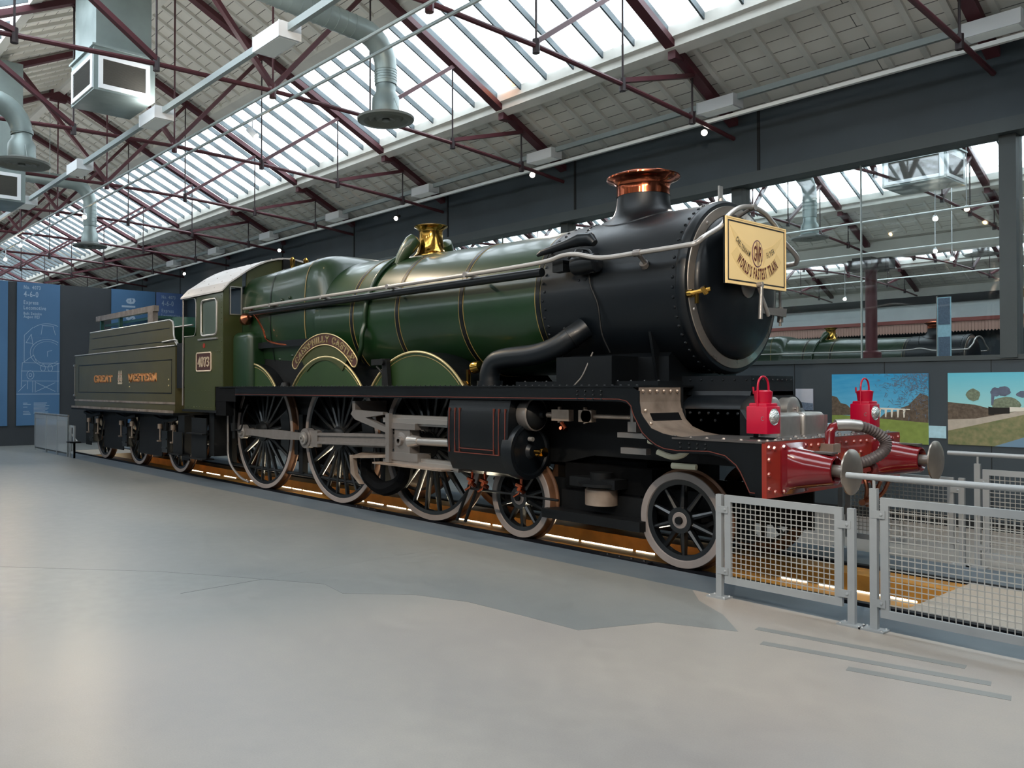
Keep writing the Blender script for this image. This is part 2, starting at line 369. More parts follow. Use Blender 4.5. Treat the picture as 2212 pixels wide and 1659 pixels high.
SL = {  # slab glyphs: width, strokes (polylines), serifs (x, y)
 'G': (.8, [[(.75, .75), (.62, .95), (.4, 1), (.15, .85), (.06, .5), (.15, .15), (.4, 0), (.65, .06), (.72, .2), (.72, .42)]], [(.66, .44)]),
 'R': (.8, [[(.15, 0), (.15, 1)], [(.15, .97), (.5, .97), (.68, .86), (.68, .64), (.5, .52), (.15, .52)], [(.45, .52), (.7, .04)]], [(.15, .03), (.15, .97), (.72, .03)]),
 'E': (.7, [[(.15, 0), (.15, 1)], [(.1, .96), (.64, .96), (.64, .78)], [(.1, .04), (.64, .04), (.64, .22)], [(.15, .5), (.45, .5)]], [(.15, .03), (.15, .97)]),
 'A': (.86, [[(.13, 0), (.43, 1), (.73, 0)], [(.24, .32), (.62, .32)]], [(.13, .03), (.73, .03)]),
 'T': (.76, [[(.38, 0), (.38, 1)], [(.06, .78), (.06, .96), (.7, .96), (.7, .78)]], [(.38, .03)]),
 'W': (1.05, [[(.12, 1), (.32, 0), (.52, .9), (.72, 0), (.93, 1)]], [(.12, .97), (.93, .97)]),
 'S': (.68, [[(.6, .76), (.5, .95), (.28, .98), (.1, .86), (.12, .64), (.56, .4), (.6, .16), (.42, .02), (.2, .03), (.07, .26)]], []),
 'N': (.86, [[(.15, 0), (.15, 1), (.7, 0), (.7, 1)]], [(.15, .03), (.15, .97), (.7, .97)]),
 'C': (.74, [[(.66, .72), (.55, .93), (.36, 1), (.14, .85), (.06, .5), (.14, .15), (.36, 0), (.55, .06), (.67, .25)]], []),
 'P': (.74, [[(.15, 0), (.15, 1)], [(.15, .97), (.5, .97), (.66, .85), (.66, .6), (.5, .47), (.15, .47)]], [(.15, .03), (.15, .97)]),
 'H': (.84, [[(.15, 0), (.15, 1)], [(.68, 0), (.68, 1)], [(.15, .5), (.68, .5)]], [(.15, .03), (.15, .97), (.68, .03), (.68, .97)]),
 'I': (.36, [[(.18, 0), (.18, 1)]], [(.18, .03), (.18, .97)]),
 'L': (.68, [[(.15, 0), (.15, 1)], [(.1, .04), (.62, .04), (.62, .24)]], [(.15, .03), (.15, .97)]),
 'Y': (.8, [[(.1, 1), (.4, .5), (.7, 1)], [(.4, .5), (.4, 0)]], [(.1, .97), (.7, .97), (.4, .03)]),
 '4': (.7, [[(.52, 0), (.52, 1), (.06, .3), (.68, .3)]], [(.52, .03)]),
 '0': (.66, [[(.33, 1), (.12, .85), (.07, .5), (.12, .15), (.33, 0), (.54, .15), (.59, .5), (.54, .85), (.33, 1)]], []),
 '7': (.64, [[(.06, .78), (.06, .96), (.58, .96), (.28, 0)]], []),
 '3': (.64, [[(.08, .8), (.22, .97), (.46, .95), (.52, .74), (.4, .54), (.24, .52)], [(.4, .52), (.56, .36), (.52, .1), (.3, 0), (.08, .14)]], []),
 ' ': (.5, [], [])}
def slab_text(txt, place, mb, tw=.17, sp=.08, depth=.01):
    """place(x, y) -> two world points (front, back)"""
    x = 0
    for ch in txt:
        w, st, se = SL[ch]
        def quad(poly):
            fr = [place(x + p[0], p[1])[0] for p in poly]; bk = [place(x + p[0], p[1])[1] for p in poly]; n = len(poly)
            mb.add(fr + bk, [tuple(range(n))] + [(i, (i + 1) % n, n + (i + 1) % n, n + i) for i in range(n)])
        for pl in st:
            for a, b in zip(pl, pl[1:]):
                dx, dy = b[0] - a[0], b[1] - a[1]; l = math.hypot(dx, dy); hw = tw / 2 * (.62 + .38 * abs(dy) / l); nx, ny = -dy / l * hw, dx / l * hw; ex, ey = dx / l * hw * .5, dy / l * hw * .5
                quad([(a[0] + nx - ex, a[1] + ny - ey), (a[0] - nx - ex, a[1] - ny - ey), (b[0] - nx + ex, b[1] - ny + ey), (b[0] + nx + ex, b[1] + ny + ey)])
        for sx, sy in se: quad([(sx - .15, sy - .045), (sx + .15, sy - .045), (sx + .15, sy + .045), (sx - .15, sy + .045)])
        x += w + sp
    return x - sp
def slab_width(txt, sp=.08): return sum(SL[c][0] + sp for c in txt) - sp
def font_text(txt, place, mb, bold=0., sp=.12, space=.45):
    x = 0
    for ch in txt:
        if ch == ' ': x += space; continue
        vs, fs, w = fchar(ch, bold)
        mb.add([place(x + a, b) for a, b in vs], fs); x += w + sp
    return x - sp
def font_width(txt, bold=0., sp=.12, space=.45): return sum(space if c == ' ' else fchar(c, bold)[2] + sp for c in txt) - sp

exec_order = 'setting, roof, fittings, locomotive, tender, fences, far hall'
# ================================================================== SETTING
EDGE = -1.46
struct(MB().box(-60, 12, -21, EDGE, -.25, 0).box(-60, -19.5, EDGE, 16, -.25, 0).box(-60, 12, 1.46, 32, -.25, 0), 'floor', 'floor_concrete')
f = MB().box(-19.5, 12, EDGE, -.90, -.25, 0).box(-19.5, 12, .80, 1.46, -.25, 0)
struct(f, 'floor', 'strip_blue')
f = MB().box(1.95, 12, -.69, .69, -.25, -.004).box(-19.5, -17.6, -.69, .69, -.25, -.004).box(12, 13, -1.46, 1.46, -.25, 0)
struct(f, 'floor', 'tile_beige')
f = MB().box(-17.6, 1.95, -.69, -.34, -.2, -.02).box(-17.6, 1.95, .34, .69, -.2, -.02)
struct(f, 'floor', 'pit_brown')
f = MB().box(-17.6, 1.95, -.36, .36, -1.35, -1.25).box(-17.6, 1.95, -.40, -.35, -1.3, -.2).box(-17.6, 1.95, .35, .40, -1.3, -.2).box(1.95, 2.0, -.4, .4, -1.3, -.25).box(-17.7, -17.6, -.4, .4, -1.3, -.25)
f.box(-19.5, 12, -.90, -.69, -.25, -.03).box(-19.5, 12, .69, .80, -.25, -.05)
struct(f, 'floor', 'pit_dark')
# darker, unworn floor patch along the strip
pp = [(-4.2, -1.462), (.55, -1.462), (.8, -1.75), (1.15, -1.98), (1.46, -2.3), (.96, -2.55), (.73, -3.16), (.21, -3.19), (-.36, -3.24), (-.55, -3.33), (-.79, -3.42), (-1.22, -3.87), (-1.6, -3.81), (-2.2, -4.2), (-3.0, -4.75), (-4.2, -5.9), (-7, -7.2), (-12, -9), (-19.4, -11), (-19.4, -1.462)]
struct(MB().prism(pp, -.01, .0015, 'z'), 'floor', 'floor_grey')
f = MB()
for (a, b) in (((2.75, -1.9), (1.5, -2.12)), ((2.95, -2.12), (1.7, -2.42)), ((3.1, -2.3), (2.3, -2.5))): f.beam((*a, 0), (*b, 0), .085, .003)
f.beam((-2.07, -4.93, 0), (-2.21, -2.08, 0), .012, .0035)
struct(f, 'trim_1', 'floor_grey')
for s in (-1, 1):
    r = MB(); y = s * .752
    r.box(-19.3, 11.5, y - .036, y + .036, -.04, 0).box(-19.3, 11.5, y - .01, y + .01, -.14, -.04).box(-19.3, 11.5, y - .07, y + .07, -.16, -.14)
    tag(r.build('rail', 'rail_steel'), 'dark steel rail in the floor under the ' + ('near' if s < 0 else 'far') + ' wheels of the green locomotive', 'rail', None)
r = MB()
for x in (-.62, -5.15): r.box(x - .3, x + .3, -.88, -.80, -.03, .012)
for x in (-.62, -5.15):
    for k in range(4): r.dots([(x - .22 + k * .15, -.84, .012)], .02, (0, 0, 1))
tag(r.build('rail_clamp', 'rail_steel'), 'dark bolted rail joint plates at the foot of the near rail', 'rail joint')
sl = MB()
xs = [(-12.3, -11.7), (-11.5, -10.9), (-10.7, -10.2), (-9.9, -9.75), (-9.6, -9.2), (-8.5, -8.1), (-8.05, -7.75), (-7.7, -7.1), (-6.1, -5.9), (-5.8, -5.4), (-5.3, -4.85), (-4.8, -4.45), (-3.7, -3.1), (-3.05, -2.9), (-2.25, -1.65), (-1.6, -.9), (-.85, -.62), (.75, 1.0), (1.1, 1.3), (1.4, 1.9)]
for k, (a, b) in enumerate(xs):
    o = MB().box(a, b, -.347, -.337, -.022, -.008).build('pit_light', 'slot_light')
    tag(o, 'thin glowing strip light in the edge of the inspection pit', 'light', 'strip lights along the near pit edge')
for k, x in enumerate((-16, -13, -10, -7, -4, -1.2)):
    a_ = area('pit_lamp', (x, .33, -.45), (PI / 2, 0, PI), 1.2, .08, 14, (1, .88, .65))
    o = MB().box(x - .6, x + .6, .34, .352, -.5, -.4).build('pit_lamp_tube', 'slot_light'); tag(o, 'warm tube light on the wall inside the pit', 'light', 'tube lights on the pit wall')

# ---- wall with the window band (y = 4)
WY = 4.0
w = MB()
muls = [(-2.255 - 3.44 * k, -2.085 - 3.44 * k) for k in range(0, 6)] + [(1.245, 1.42), (4.7, 4.87)]
w.box(-60, 12, WY, WY + .18, 0, 2.10)
w.box(-60, 12, WY - .15, WY + .18, 4.94, 5.90)
w.box(-60, -18.5, WY, WY + .18, 2.1, 4.94)
struct(w, 'wall_back', 'wall_dark')
w = MB(); w.box(-60, 12, WY - .17, WY + .2, 4.78, 4.95).box(-18.5, 12, WY - .02, WY + .2, 2.08, 2.14)
for a, b in muls: w.box(a, b, WY - .04, WY + .2, 2.1, 4.8)
struct(w, 'trim_2', 'wall_trim')
w = MB()
for x in [-1.75 - 3.5 * k for k in range(-2, 8)]: w.box(x - .022, x + .022, WY - .162, WY - .14, 4.95, 5.88)
for x in [-1.3 - 1.22 * k for k in range(-5, 12)]: w.box(x - .004, x + .004, WY - .003, WY + .01, .12, 2.08)
w.box(-60, 12, WY - .006, WY + .01, 0, .12)
struct(w, 'trim_3', 'wall_joint')
gx = [-18.5] + sorted([a for a, b in muls] + [b for a, b in muls]) + [12]
i = 1
for a, b in zip(gx[0::2], gx[1::2]):
    mid = (a + b) / 2 if abs((a + b) / 2 + .4) > .3 else -.40
    g = MB().box(a, mid - .006, WY + .07, WY + .085, 2.14, 4.8).box(mid + .006, b, WY + .07, WY + .085, 2.14, 4.8)
    o = struct(g, 'window_%d' % i, 'window_glass'); i += 1
    MB().box(mid - .006, mid + .006, WY + .06, WY + .095, 2.14, 4.8).build('glass_joint', 'conduit', o)

# ---- partition with blue banners (x = -22.5)
w = MB().box(-22.7, -22.5, -16, 4, 0, 4.94)
struct(w, 'wall_left', 'banner_wall')
w = MB().box(-22.5, -22.49, -1.42, 4, 2.9, 2.905)
BX = -22.48
def banner(y0, y1, label, m='banner_blue'):
    t = thing('banner', label, 'banner', (BX, (y0 + y1) / 2, .6), 0, None)
    MB().box(0, .02, y0 - (y0 + y1) / 2, y1 - (y0 + y1) / 2, 0, 4.34).build('panel', m, t)
    return t
def btext(t, yc, items, y0):
    # items: text, height, z; local coords (z above .6)
    for txt, h, z in items:
        m = MB(); font_text(txt, lambda a, b: (.024, y0 - yc + a * h, z - .6 + b * h), m, .015)
        m.build('lettering', 'banner_ink', t, smooth=False)
b1 = banner(-5.2, -1.66, 'blue wall banner cut by the left edge of the photo')
yc = (-1.41 - .17) / 2
b2 = banner(-1.41, -.17, 'blue banner with a white outline drawing of a locomotive front')
IT = [('No. 4073', .11, 4.74), ('4-6-0', .17, 4.50), ('Express', .115, 4.28), ('Locomotive', .115, 4.12), ('Built Swindon', .08, 3.96), ('August 1923', .08, 3.86)]
def scaled(t, yc, y0, mx):
    for txt, h, z in IT:
        wd = font_width(txt, .015) * h; k = min(1, mx / wd)
        m = MB(); font_text(txt, lambda a, b: (.024, y0 - yc + a * h * k, z - .6 + b * h), m, .015)
        m.build('lettering', 'banner_ink', t, smooth=False)
scaled(b2, yc, -1.22, .7)
d = MB()   # outline drawing
def zm(z): return z + .55 if z < 1.95 else 2.5 + (z - 1.95) * 1.21 / 1.53
def ln(p, q, w=.012): d.beam((.023, p[0] - yc, zm(p[1]) - .6), (.023, q[0] - yc, zm(q[1]) - .6), w, .004, (1, 0, 0))
def arc(cy, cz, ry, rz, a0, a1, n=16, w=.012):
    P = [(cy + ry * math.cos(math.radians(a0 + (a1 - a0) * k / n)), cz + rz * math.sin(math.radians(a0 + (a1 - a0) * k / n))) for k in range(n + 1)]
    for p, q in zip(P, P[1:]):
        if max(p[0], q[0]) < -.19: ln(p, q, w)
cy0 = -.53
arc(cy0, 3.0, .52, .48, 40, 140, 14); arc(cy0, 2.75, .70, .2, 10, 170, 4, .001)
arc(cy0, 2.35, .50, .52, 0, 360, 28); arc(cy0, 2.35, .42, .44, 0, 360, 24, .007)
ln((-1.2, 3.0), (-1.2, 1.98)); ln((-1.2, 3.0), (-.95, 3.32)); ln((-1.15, 2.72), (-1.0, 3.05)); ln((-1.0, 3.05), (-.95, 2.6)); ln((-1.15, 2.72), (-.95, 2.7))
ln((-1.25, 1.95), (-.18, 1.95)); ln((-1.2, 1.98), (-.93, 2.25)); ln((-.93, 2.25), (-.85, 2.0)); ln((-1.28, 1.7), (-.18, 1.7)); ln((-1.25, 1.95), (-1.28, 1.2)); ln((-1.25, 1.4), (-.2, 1.4))
for c in (-.66, -.45): arc(c, 1.8, .07, .1, 0, 360, 14)
arc(-1.02, 1.58, .1, .13, 0, 360, 16); arc(-1.02, 1.58, .04, .05, 0, 360, 10)
for a, b in (((-.95, 1.4), (-.95, 1.05)), ((-.88, 1.4), (-.88, 1.05)), ((-.85, 1.35), (-.3, 1.08)), ((-.3, 1.35), (-.85, 1.08)), ((-.22, 1.95), (-.22, 1.05)), ((-1.35, 1.08), (-1.15, 1.3)), ((-1.1, 1.4), (-1.1, 1.15)), ((-.7, 3.4), (-.36, 3.4)), ((-.68, 3.4), (-.72, 3.05)), ((-.38, 3.4), (-.3, 3.05)), ((-.53, 2.4), (-.53, 2.2)), ((-.53, 2.4), (-.4, 2.45))): ln(a, b)
ln((-1.41, 1.0), (-.17, 1.0), .02)
d.build('line_drawing', 'banner_ink', b2, smooth=False)
m = MB()
for (ya, yb, z) in [(-1.22, -1.1, .8), (-1.22, -1.0, .76), (-1.22, -1.1, .68), (-1.22, -1.05, .55), (-1.22, -1.02, .5), (-1.22, -1.0, .46)] + [(-.92, -.6 + .2 * random.random(), .8 - .04 * k) for k in range(9)]:
    m.box(.021, .024, ya - yc, yb - yc, z - .6 + .47, z - .585 + .47)
m.build('small_print', 'banner_ink', b2, smooth=False)
yc = (1.41 + 2.86) / 2
b3 = banner(1.41, 2.86, 'blue banner with large white sideways lettering behind the tender')
m = MB(); h = .42
z0_ = 4.68 - font_width('Castle', .03) * h
font_text('Castle', lambda a, b: (.024, 2.17 - yc - b * h, z0_ - .6 + a * h), m, .03)
m.build('lettering', 'banner_ink', b3, smooth=False)
yc = (2.9 + 3.83) / 2
b4 = banner(2.9, 3.83, 'violet-blue banner with white lettering between the tender and the cab', 'banner_purple')
scaled(b4, yc, 3.08, .7)

# other enclosing walls, out of the frame
struct(MB().box(-60, 12, -21.2, -21, 0, 6), 'wall_front', 'banner_wall')
struct(MB().box(12, 12.2, -21, 30, 0, 9), 'wall_right', 'banner_wall')
struct(MB().box(-60.2, -60, -21, 30, 0, 9), 'wall_far_left', 'banner_wall')

# ================================================================== ROOF
RZ = 8.74
def sz(dy): return RZ - .475 * dy
N = 3.38
TX = [-2.15 - N * k for k in range(-2, 11)]
def slope_side(yr, s, x0, x1, widx, detail=True):
    def q(mb, d0, d1, t0, t1, xa=x0, xb=x1):
        # slab on the slope between dy d0..d1, offset below surface t0..t1
        mb.add([(x, yr + s * dd, sz(dd) - t) for x in (xa, xb) for dd, t in ((d0, t0), (d1, t0), (d1, t1), (d0, t1))],
               [(0, 1, 2, 3), (7, 6, 5, 4), (0, 4, 5, 1), (1, 5, 6, 2), (2, 6, 7, 3), (3, 7, 4, 0)])
    b = MB(); q(b, -.02, 2.25, -.04, 0); q(b, 4.45, 6.3, -.04, 0)
    struct(b, 'ceiling', 'roof_boards')
    r = MB()
    n = int((x1 - x0) / .42)
    for k in range(n):
        x = x0 + .2 + k * .42
        q(r, .1, 2.2, 0, .06, x, x + .07); q(r, 4.6, 5.9, 0, .06, x, x + .07)
    struct(r, 'trim_4', 'white_paint')
    g = MB(); q(g, 4.3, 4.62, -.06, .10); q(g, 4.36, 4.5, .10, .2); q(g, 2.15, 2.33, -.05, .10); q(g, -.1, .12, .0, .12)
    struct(g, 'trim_5', 'white_paint')
    g = MB(); q(g, 2.3, 4.32, -.055, -.05)
    struct(g, 'window_%d' % widx, 'skylight_glass')
    g = MB()
    for k in range(int((x1 - x0) / .5633)):
        x = TX[0] - .5633 * k
        if x > x1: continue
        q(g, 2.3, 4.34, -.07, .035, x - .014, x + .014)
    struct(g, 'trim_6', 'bar_grey')
wi = 20
for yr, x0, x1 in ((-2.15, -40, 12), (-14.75, -40, 12), (10.45, -40, 12), (23.05, -40, 12)):
    for s in (-1, 1): slope_side(yr, s, x0, x1, wi); wi += 1
st = bpy.data.materials.new('rust_stain'); st.use_nodes = True; nt_ = st.node_tree
for n_ in list(nt_.nodes): nt_.nodes.remove(n_)
o_ = nt_.nodes.new('ShaderNodeOutputMaterial'); t_ = nt_.nodes.new('ShaderNodeBsdfTransparent'); t_.inputs[0].default_value = (1, .42, .2, 1); nt_.links.new(t_.outputs[0], o_.inputs[0]); MATS['rust_stain'] = st
P_ = [(-5.42, 1.95), (-5.2, 1.82), (-5.0, 1.9), (-4.98, 2.12), (-5.45, 2.12)]
struct(MB().add([(x, y, 7.72 - .475 * y + .03) for x, y in P_], [(0, 1, 2, 3, 4)]), 'window_40', 'rust_stain')
# valley gutters
for y in (-8.45, 4.15, 16.75, 29.35):
    if y == 4.15: continue
    struct(MB().box(-40, 12, y - .22, y + .22, 5.35, 5.8), 'trim_7', 'white_paint')
struct(MB().box(-60, 12, -21.1, 30, 8.95, 9.0) if False else MB().box(-60, -40, -21.1, 30, 8.8, 9.0), 'ceiling', 'roof_boards')
DY = [0, 1.65, 3.3, 4.9, 6.15]; TZ = [5.83, 5.80, 5.72, 5.61, 5.50]
def make_truss():
    t = thing('roof_truss', 'x', 'roof truss', (0, 0, 0))
    nodes = []
    for s in (-1, 1):
        MB().beam((0, 0, RZ - .14), (0, s * 6.15, sz(6.15) - .14), .09, .15, (1, 0, 0)).box(-.06, .06, s * 4.5 - .1, s * 4.5 + .1, sz(4.5) - .27, sz(4.5) - .08).build('rafter', 'truss_maroon', t)
        pts = [(0, s * a, b) for a, b in zip(DY, TZ)]
        MB().tube(pts, .032, 8).build('tie_rod', 'truss_maroon', t)
        for k in (1, 2, 3):
            y = s * DY[k]
            MB().cyl((0, y, TZ[k]), (0, y, sz(DY[k]) - .2), .014, n=6).cyl((0, y, TZ[k] - .09), (0, y, TZ[k] + .08), .045, n=8).build('hanger_rod', 'hanger_backlit', t)
            MB().beam((0, s * DY[k - 1], TZ[k - 1] + .05), (0, y, sz(DY[k]) - .2), .06, .085, (1, 0, 0)).build('strut', 'truss_maroon', t)
    MB().cyl((0, 0, TZ[0]), (0, 0, RZ - .2), .016, n=6).cyl((0, 0, TZ[0] - .1), (0, 0, TZ[0] + .09), .05, n=8).build('king_rod', 'truss_maroon', t)
    MB().box(-.07, .07, -.18, .18, RZ - .34, RZ - .05).build('ridge_plate', 'truss_maroon', t)
    return t
ORD = ['first', 'second', 'third', 'fourth', 'fifth', 'sixth', 'seventh', 'eighth', 'ninth', 'tenth', 'eleventh', 'twelfth', 'thirteenth']
tr = make_truss(); first = True
for k, x in enumerate(TX[1:]):
    o = tr if first else copy_tree(tr); first = False
    o.location = (x, -2.15, 0)
    tag(o, 'maroon iron roof truss over the locomotive, %s from the right' % ORD[k], 'roof truss', 'maroon roof trusses over the main hall')
for yr, nm, g in ((10.45, 'seen through the window band, beyond the dark wall', 'roof trusses just beyond the window'), (23.05, 'at the far side of the neighbouring hall', 'roof trusses at the far side of the neighbouring hall')):
    for k, x in enumerate(TX[0:8]):
        o = copy_tree(tr, None); o.location = (x, yr, 0)
        tag(o, 'dark iron roof truss %s' % nm, 'roof truss', g)
for x in TX[0:6:1]:
    o = copy_tree(tr); o.location = (x, -14.75, 0); tag(o, 'iron roof truss behind the viewer, out of the picture', 'roof truss', 'roof trusses behind the viewer')

# ================================================================== FITTINGS
# ventilation ducts with round diffusers
def duct(loc, label, run, zt=6.62, parent_x=0):
    t = thing('air_diffuser', label, 'ventilation duct', loc)
    x, y, z = loc; h = zt - z
    prof = [(.05, .02), (.12, .0), (.15, .03), (.2, .0), (.24, .03), (.3, -.01), (.385, .0), (.39, .03), (.3, .045), (.19, .10)]
    MB().lathe(prof, (0, 0, 0), (0, 0, 1), 32).cyl((0, 0, -.01), (0, 0, .01), .05, n=16).build('diffuser_cone', 'diffuser_grey', t)
    MB().lathe([(.19, .1), (.185, .3), (.135, .38), (.135, .5)], (0, 0, 0), (0, 0, 1), 24).build('collar', 'galvanised', t)
    pts = [(0, 0, .48), (.0, 0, h - .55)] + [(0, -.0 - .42 * (1 - math.cos(a)), h - .55 + .42 * math.sin(a)) for a in [PI / 2 * k / 6 for k in range(1, 7)]]
    end = pts[-1]; pts.append((run[0], run[1], end[2] + run[2]))
    m = MB().tube(pts, .15, 20)
    L_ = Vector(pts[-1]) - Vector(end); n = int(L_.length / .13); dn = L_.normalized()
    for k in range(1, n): c = Vector(end) + L_ * (k / n); m.cyl(c - dn * .006, c + dn * .006, .156, n=20)
    for k in range(1, 6): c = Vector((0, 0, .5 + (h - 1.05) * k / 6)); m.cyl(c - Vector((0, 0, .006)), c + Vector((0, 0, .006)), .156, n=20)
    m.build('duct_pipe', 'galvanised', t)
    MB().cyl((0, -.9, h), (0, -.9, h + 1.4), .008, n=6).cyl((.3, 0, .05), (.05, 0, .5), .004, n=4).build('hanger_wire', 'conduit', t)
    return t
duct((-4.4, -1.05, 5.36), 'round ceiling diffuser on a silver spiral duct above the boiler, the largest', (-.2, -3.0, .3))
duct((-15.4, -1.5, 5.05), 'small far diffuser on a silver spiral duct above the tender end', (-1.0, -3.4, .3))
duct((-8.3, -4.7, 4.95), 'round diffuser on a silver duct at the left edge of the photo', (-.5, -3.0, .2), 5.95)
duct((-4.39, 10.85, 5.1), 'silver duct and diffuser seen through the window right of the headboard', (-.3, -3.0, .3))
duct((-11.5, 22.5, 5.4), 'far silver diffuser seen low through the window beside the headboard', (-.3, -2.0, .2))
duct((-3.2, 17.9, 5.3), 'grey diffuser seen through the window to the right of the column', (-.3, -2.0, .2))
def vent(loc, label, sx=1.0, sy=.86, hh=.6, top=1.9):
    t = thing('vent_unit', label, 'ventilation unit', loc)
    MB().box(0, sx, 0, sy, 0, hh).build('housing', 'galvanised', t)
    MB().box(-.03, sx + .03, -.03, sy + .03, hh, hh + .03).build('flange', 'galvanised', t)
    MB().box(.04, sx - .04, .04, sy - .04, hh + .03, hh + top).build('shaft', 'galvanised', t)
    for nm, pl in (('a', 'x'), ('b', 'y')):
        fr = MB(); gr = MB()
        if pl == 'x':
            fr.plate('x', sx, sx + .02, .06, sy - .08, .03, hh - .1, [(.12, sy - .14, .09, hh - .16)])
            gr.box(sx - .001, sx + .004, .12, sy - .14, .09, hh - .16)
            for k in range(22): gr.box(sx + .004, sx + .01, .12, sy - .14, .1 + k * .0155, .104 + k * .0155)
        else:
            fr.plate('y', -.02, 0, .05, sx - .02, .03, hh - .1, [(.12, sx - .1, .09, hh - .16)])
            gr.box(.12, sx - .1, -.004, .001, .09, hh - .16)
            for k in range(22): gr.box(.12, sx - .1, -.01, -.004, .1 + k * .0155, .104 + k * .0155)
        fr.build('grille_frame', 'box_white', t); gr.build('grille', 'grille', t)
    return t
vent((-8.0, -4.1, 5.83), 'large square galvanised vent unit hanging at the upper left')
vent((-12.4, -4.75, 5.05), 'second square vent unit, at the left edge behind the round diffuser')
vent((-2.25, 9.35, 5.62), 'grey square vent unit seen at the top of the right-hand window', 1.1, 1.0, .62, 1.6)

# conduit runs and boxes of light
def lightbox():
    t = thing('light_box', 'x', 'light fitting', (0, 0, 0))
    MB().box(-.29, .29, -.13, .13, 0, .17).build('housing', 'box_white', t)
    MB().box(-.26, .26, -.11, .11, -.004, 0).build('diffuser_panel', 'tube_panel', t)
    MB().box(-.295, -.288, -.14, .14, .0, .172).build('end_cap', 'box_white', t); MB().box(.288, .295, -.14, .14, .0, .172).build('end_cap', 'box_white', t)
    return t
def up(o, p):
    l = area('box_uplight', (0, 0, .19), (PI, 0, 0), .5, .2, p, (1, .98, .94)); l.parent = o  # added uplight above the lid, there to brighten the roof boards
lb = lightbox(); first = True
fx = [1.4, -2.05, -5.5, -8.85, -12.2, -15.55, -18.8, -22.0]
fn = ['cut by the upper right corner', 'above and right of the copper chimney', 'above the gap between chimney and brass valve', 'above the brass safety valve', 'above the firebox', 'above the cab', 'second from the far end, behind the cab', 'at the far end of the row']
for x, n_ in zip(fx, fn):
    o = lb if first else copy_tree(lb); first = False
    o.location = (x, 3.3, 5.79); tag(o, 'white box light beside the dark wall, %s' % n_, 'light fitting', 'white box lights beside the dark wall')
nx = [-.1, -3.42, -6.85, -10.3, -13.8, -17.3, -20.8]
nn = ['just outside the frame', 'the largest, at the top of the photo', 'beside the square vent unit', 'third from the top of the photo', 'fourth from the top of the photo', 'near the left edge', 'at the far left end']
for x, n_ in zip(nx, nn):
    o = copy_tree(lb); o.location = (x, -3.28, 5.47); tag(o, 'white box light on the upper left row, %s' % n_, 'light fitting', 'white box lights on the upper left row'); up(o, 6)
for y, z, lab, yy in ((3.3, 5.92, 'pale square conduit joining the box lights beside the dark wall', 0), (-3.28, 5.58, 'pale square conduit joining the box lights at upper left', 0)):
    tag(MB().box(-34, 6, y - .03, y + .03, z - .03, z + .05).build('conduit_run', 'conduit'), lab, 'conduit')
tag(MB().box(-34, 6, 3.27, 3.33, 5.655, 5.705).build('lighting_track', 'track_white'), 'thin white lighting track along the top of the dark wall', 'lighting track')
for y, z, lab in ((-2.25, 5.76, 'thin grey tube rail crossing below the trusses, the upper one'), (-1.9, 5.76, 'thin grey tube rail crossing below the trusses, the lower one')):
    tag(MB().cyl((-34, y, z), (6, y, z), .022, n=8).build('tube_rail', 'conduit'), lab, 'rail')
for y, z, x1, w_ in ((8.0, 4.75, 8, 'nearest and highest'), (14.6, 5.2, 8, 'middle'), (21.5, 5.35, 8, 'farthest and lowest')):
    tag(MB().cyl((-30, y, z), (x1, y, z), .022, n=8).build('tube_rail', 'track_white'), 'white rail crossing the view through the window, the %s one' % w_, 'rail', 'white rails seen through the window')
def spotlight(loc, tgt, label, body='lamp_black', power=60, col=(1, .93, .85), warm=False, group='spotlights', lit=True, size=.5, drop=.12):
    t = thing('spotlight', label, 'spotlight', loc, 0, group)
    d = (Vector(tgt) - Vector(loc)).normalized()
    e = d * .08
    MB().cyl(-d * .1, e, .042, .048, 16).cyl(e, e + d * .01, .052, n=16).build('lamp_body', body, t)
    MB().cyl((0, 0, 0), (0, 0, drop), .01, n=8).box(-.09, .09, -.015, .015, drop, drop + .03).build('bracket', body, t)
    MB().cyl(e + d * .008, e + d * .016, .043, n=16).build('lens', 'bulb_warm' if warm else 'bulb', t)
    if power:
        l = bpy.data.lights.new('spot_beam', 'SPOT'); l.energy = power; l.color = col; l.spot_size = math.radians(60); l.spot_blend = .5; l.shadow_soft_size = .05
        o = bpy.data.objects.new('spot_beam', l); COL.objects.link(o); o.parent = t; o.location = e + d * .03; o.rotation_euler = d.to_track_quat('-Z', 'Y').to_euler()
    return t
spotlight((-2.30, 3.3, 5.55), (1.5, -3.2, 2.2), 'black spotlight right of the chimney, pointing down', power=70, drop=0.12)
spotlight((-5.76, 3.3, 5.62), (-3, -1.5, 2.5), 'pale spotlight between chimney and brass valve', 'box_white', 70, drop=0.05)
spotlight((-9.8, 3.3, 5.47), (-6, -3, 2), 'black spotlight with bright face left of the brass valve', power=70, drop=0.20)
spotlight((-14.9, 3.3, 5.42), (-9, -4, 2), 'black spotlight with bright face above the cab roof', power=70, drop=0.25)
spotlight((-21.2, 3.3, 5.48), (-16, 2.9, 3), 'small dark spotlight at the far end by the banner wall', power=0, drop=0.19)
spotlight((-6.6, -1.9, 5.55), (-4.2, -.6, 2.9), 'white spotlight hanging in front of the skylight', 'box_white', 130, (1, .82, .6), True, drop=.19)
spotlight((-14.5, -1.9, 5.58), (-9.6, -3.6, 2.6), 'lit spotlight beside the far small diffuser', 'box_white', 90, (1, .85, .65), True, drop=.16)
spotlight((-21.7, -1.9, 5.48), (-12, -5.2, 2.6), 'bright lamp at the far left edge above the banners', 'box_white', 90, (1, .85, .65), True, drop=.26)
spotlight((-20.0, -1.9, 5.66), (-12, -5.2, 2.6), 'small lamp above the bright one at the left edge', 'box_white', 0, drop=.09)
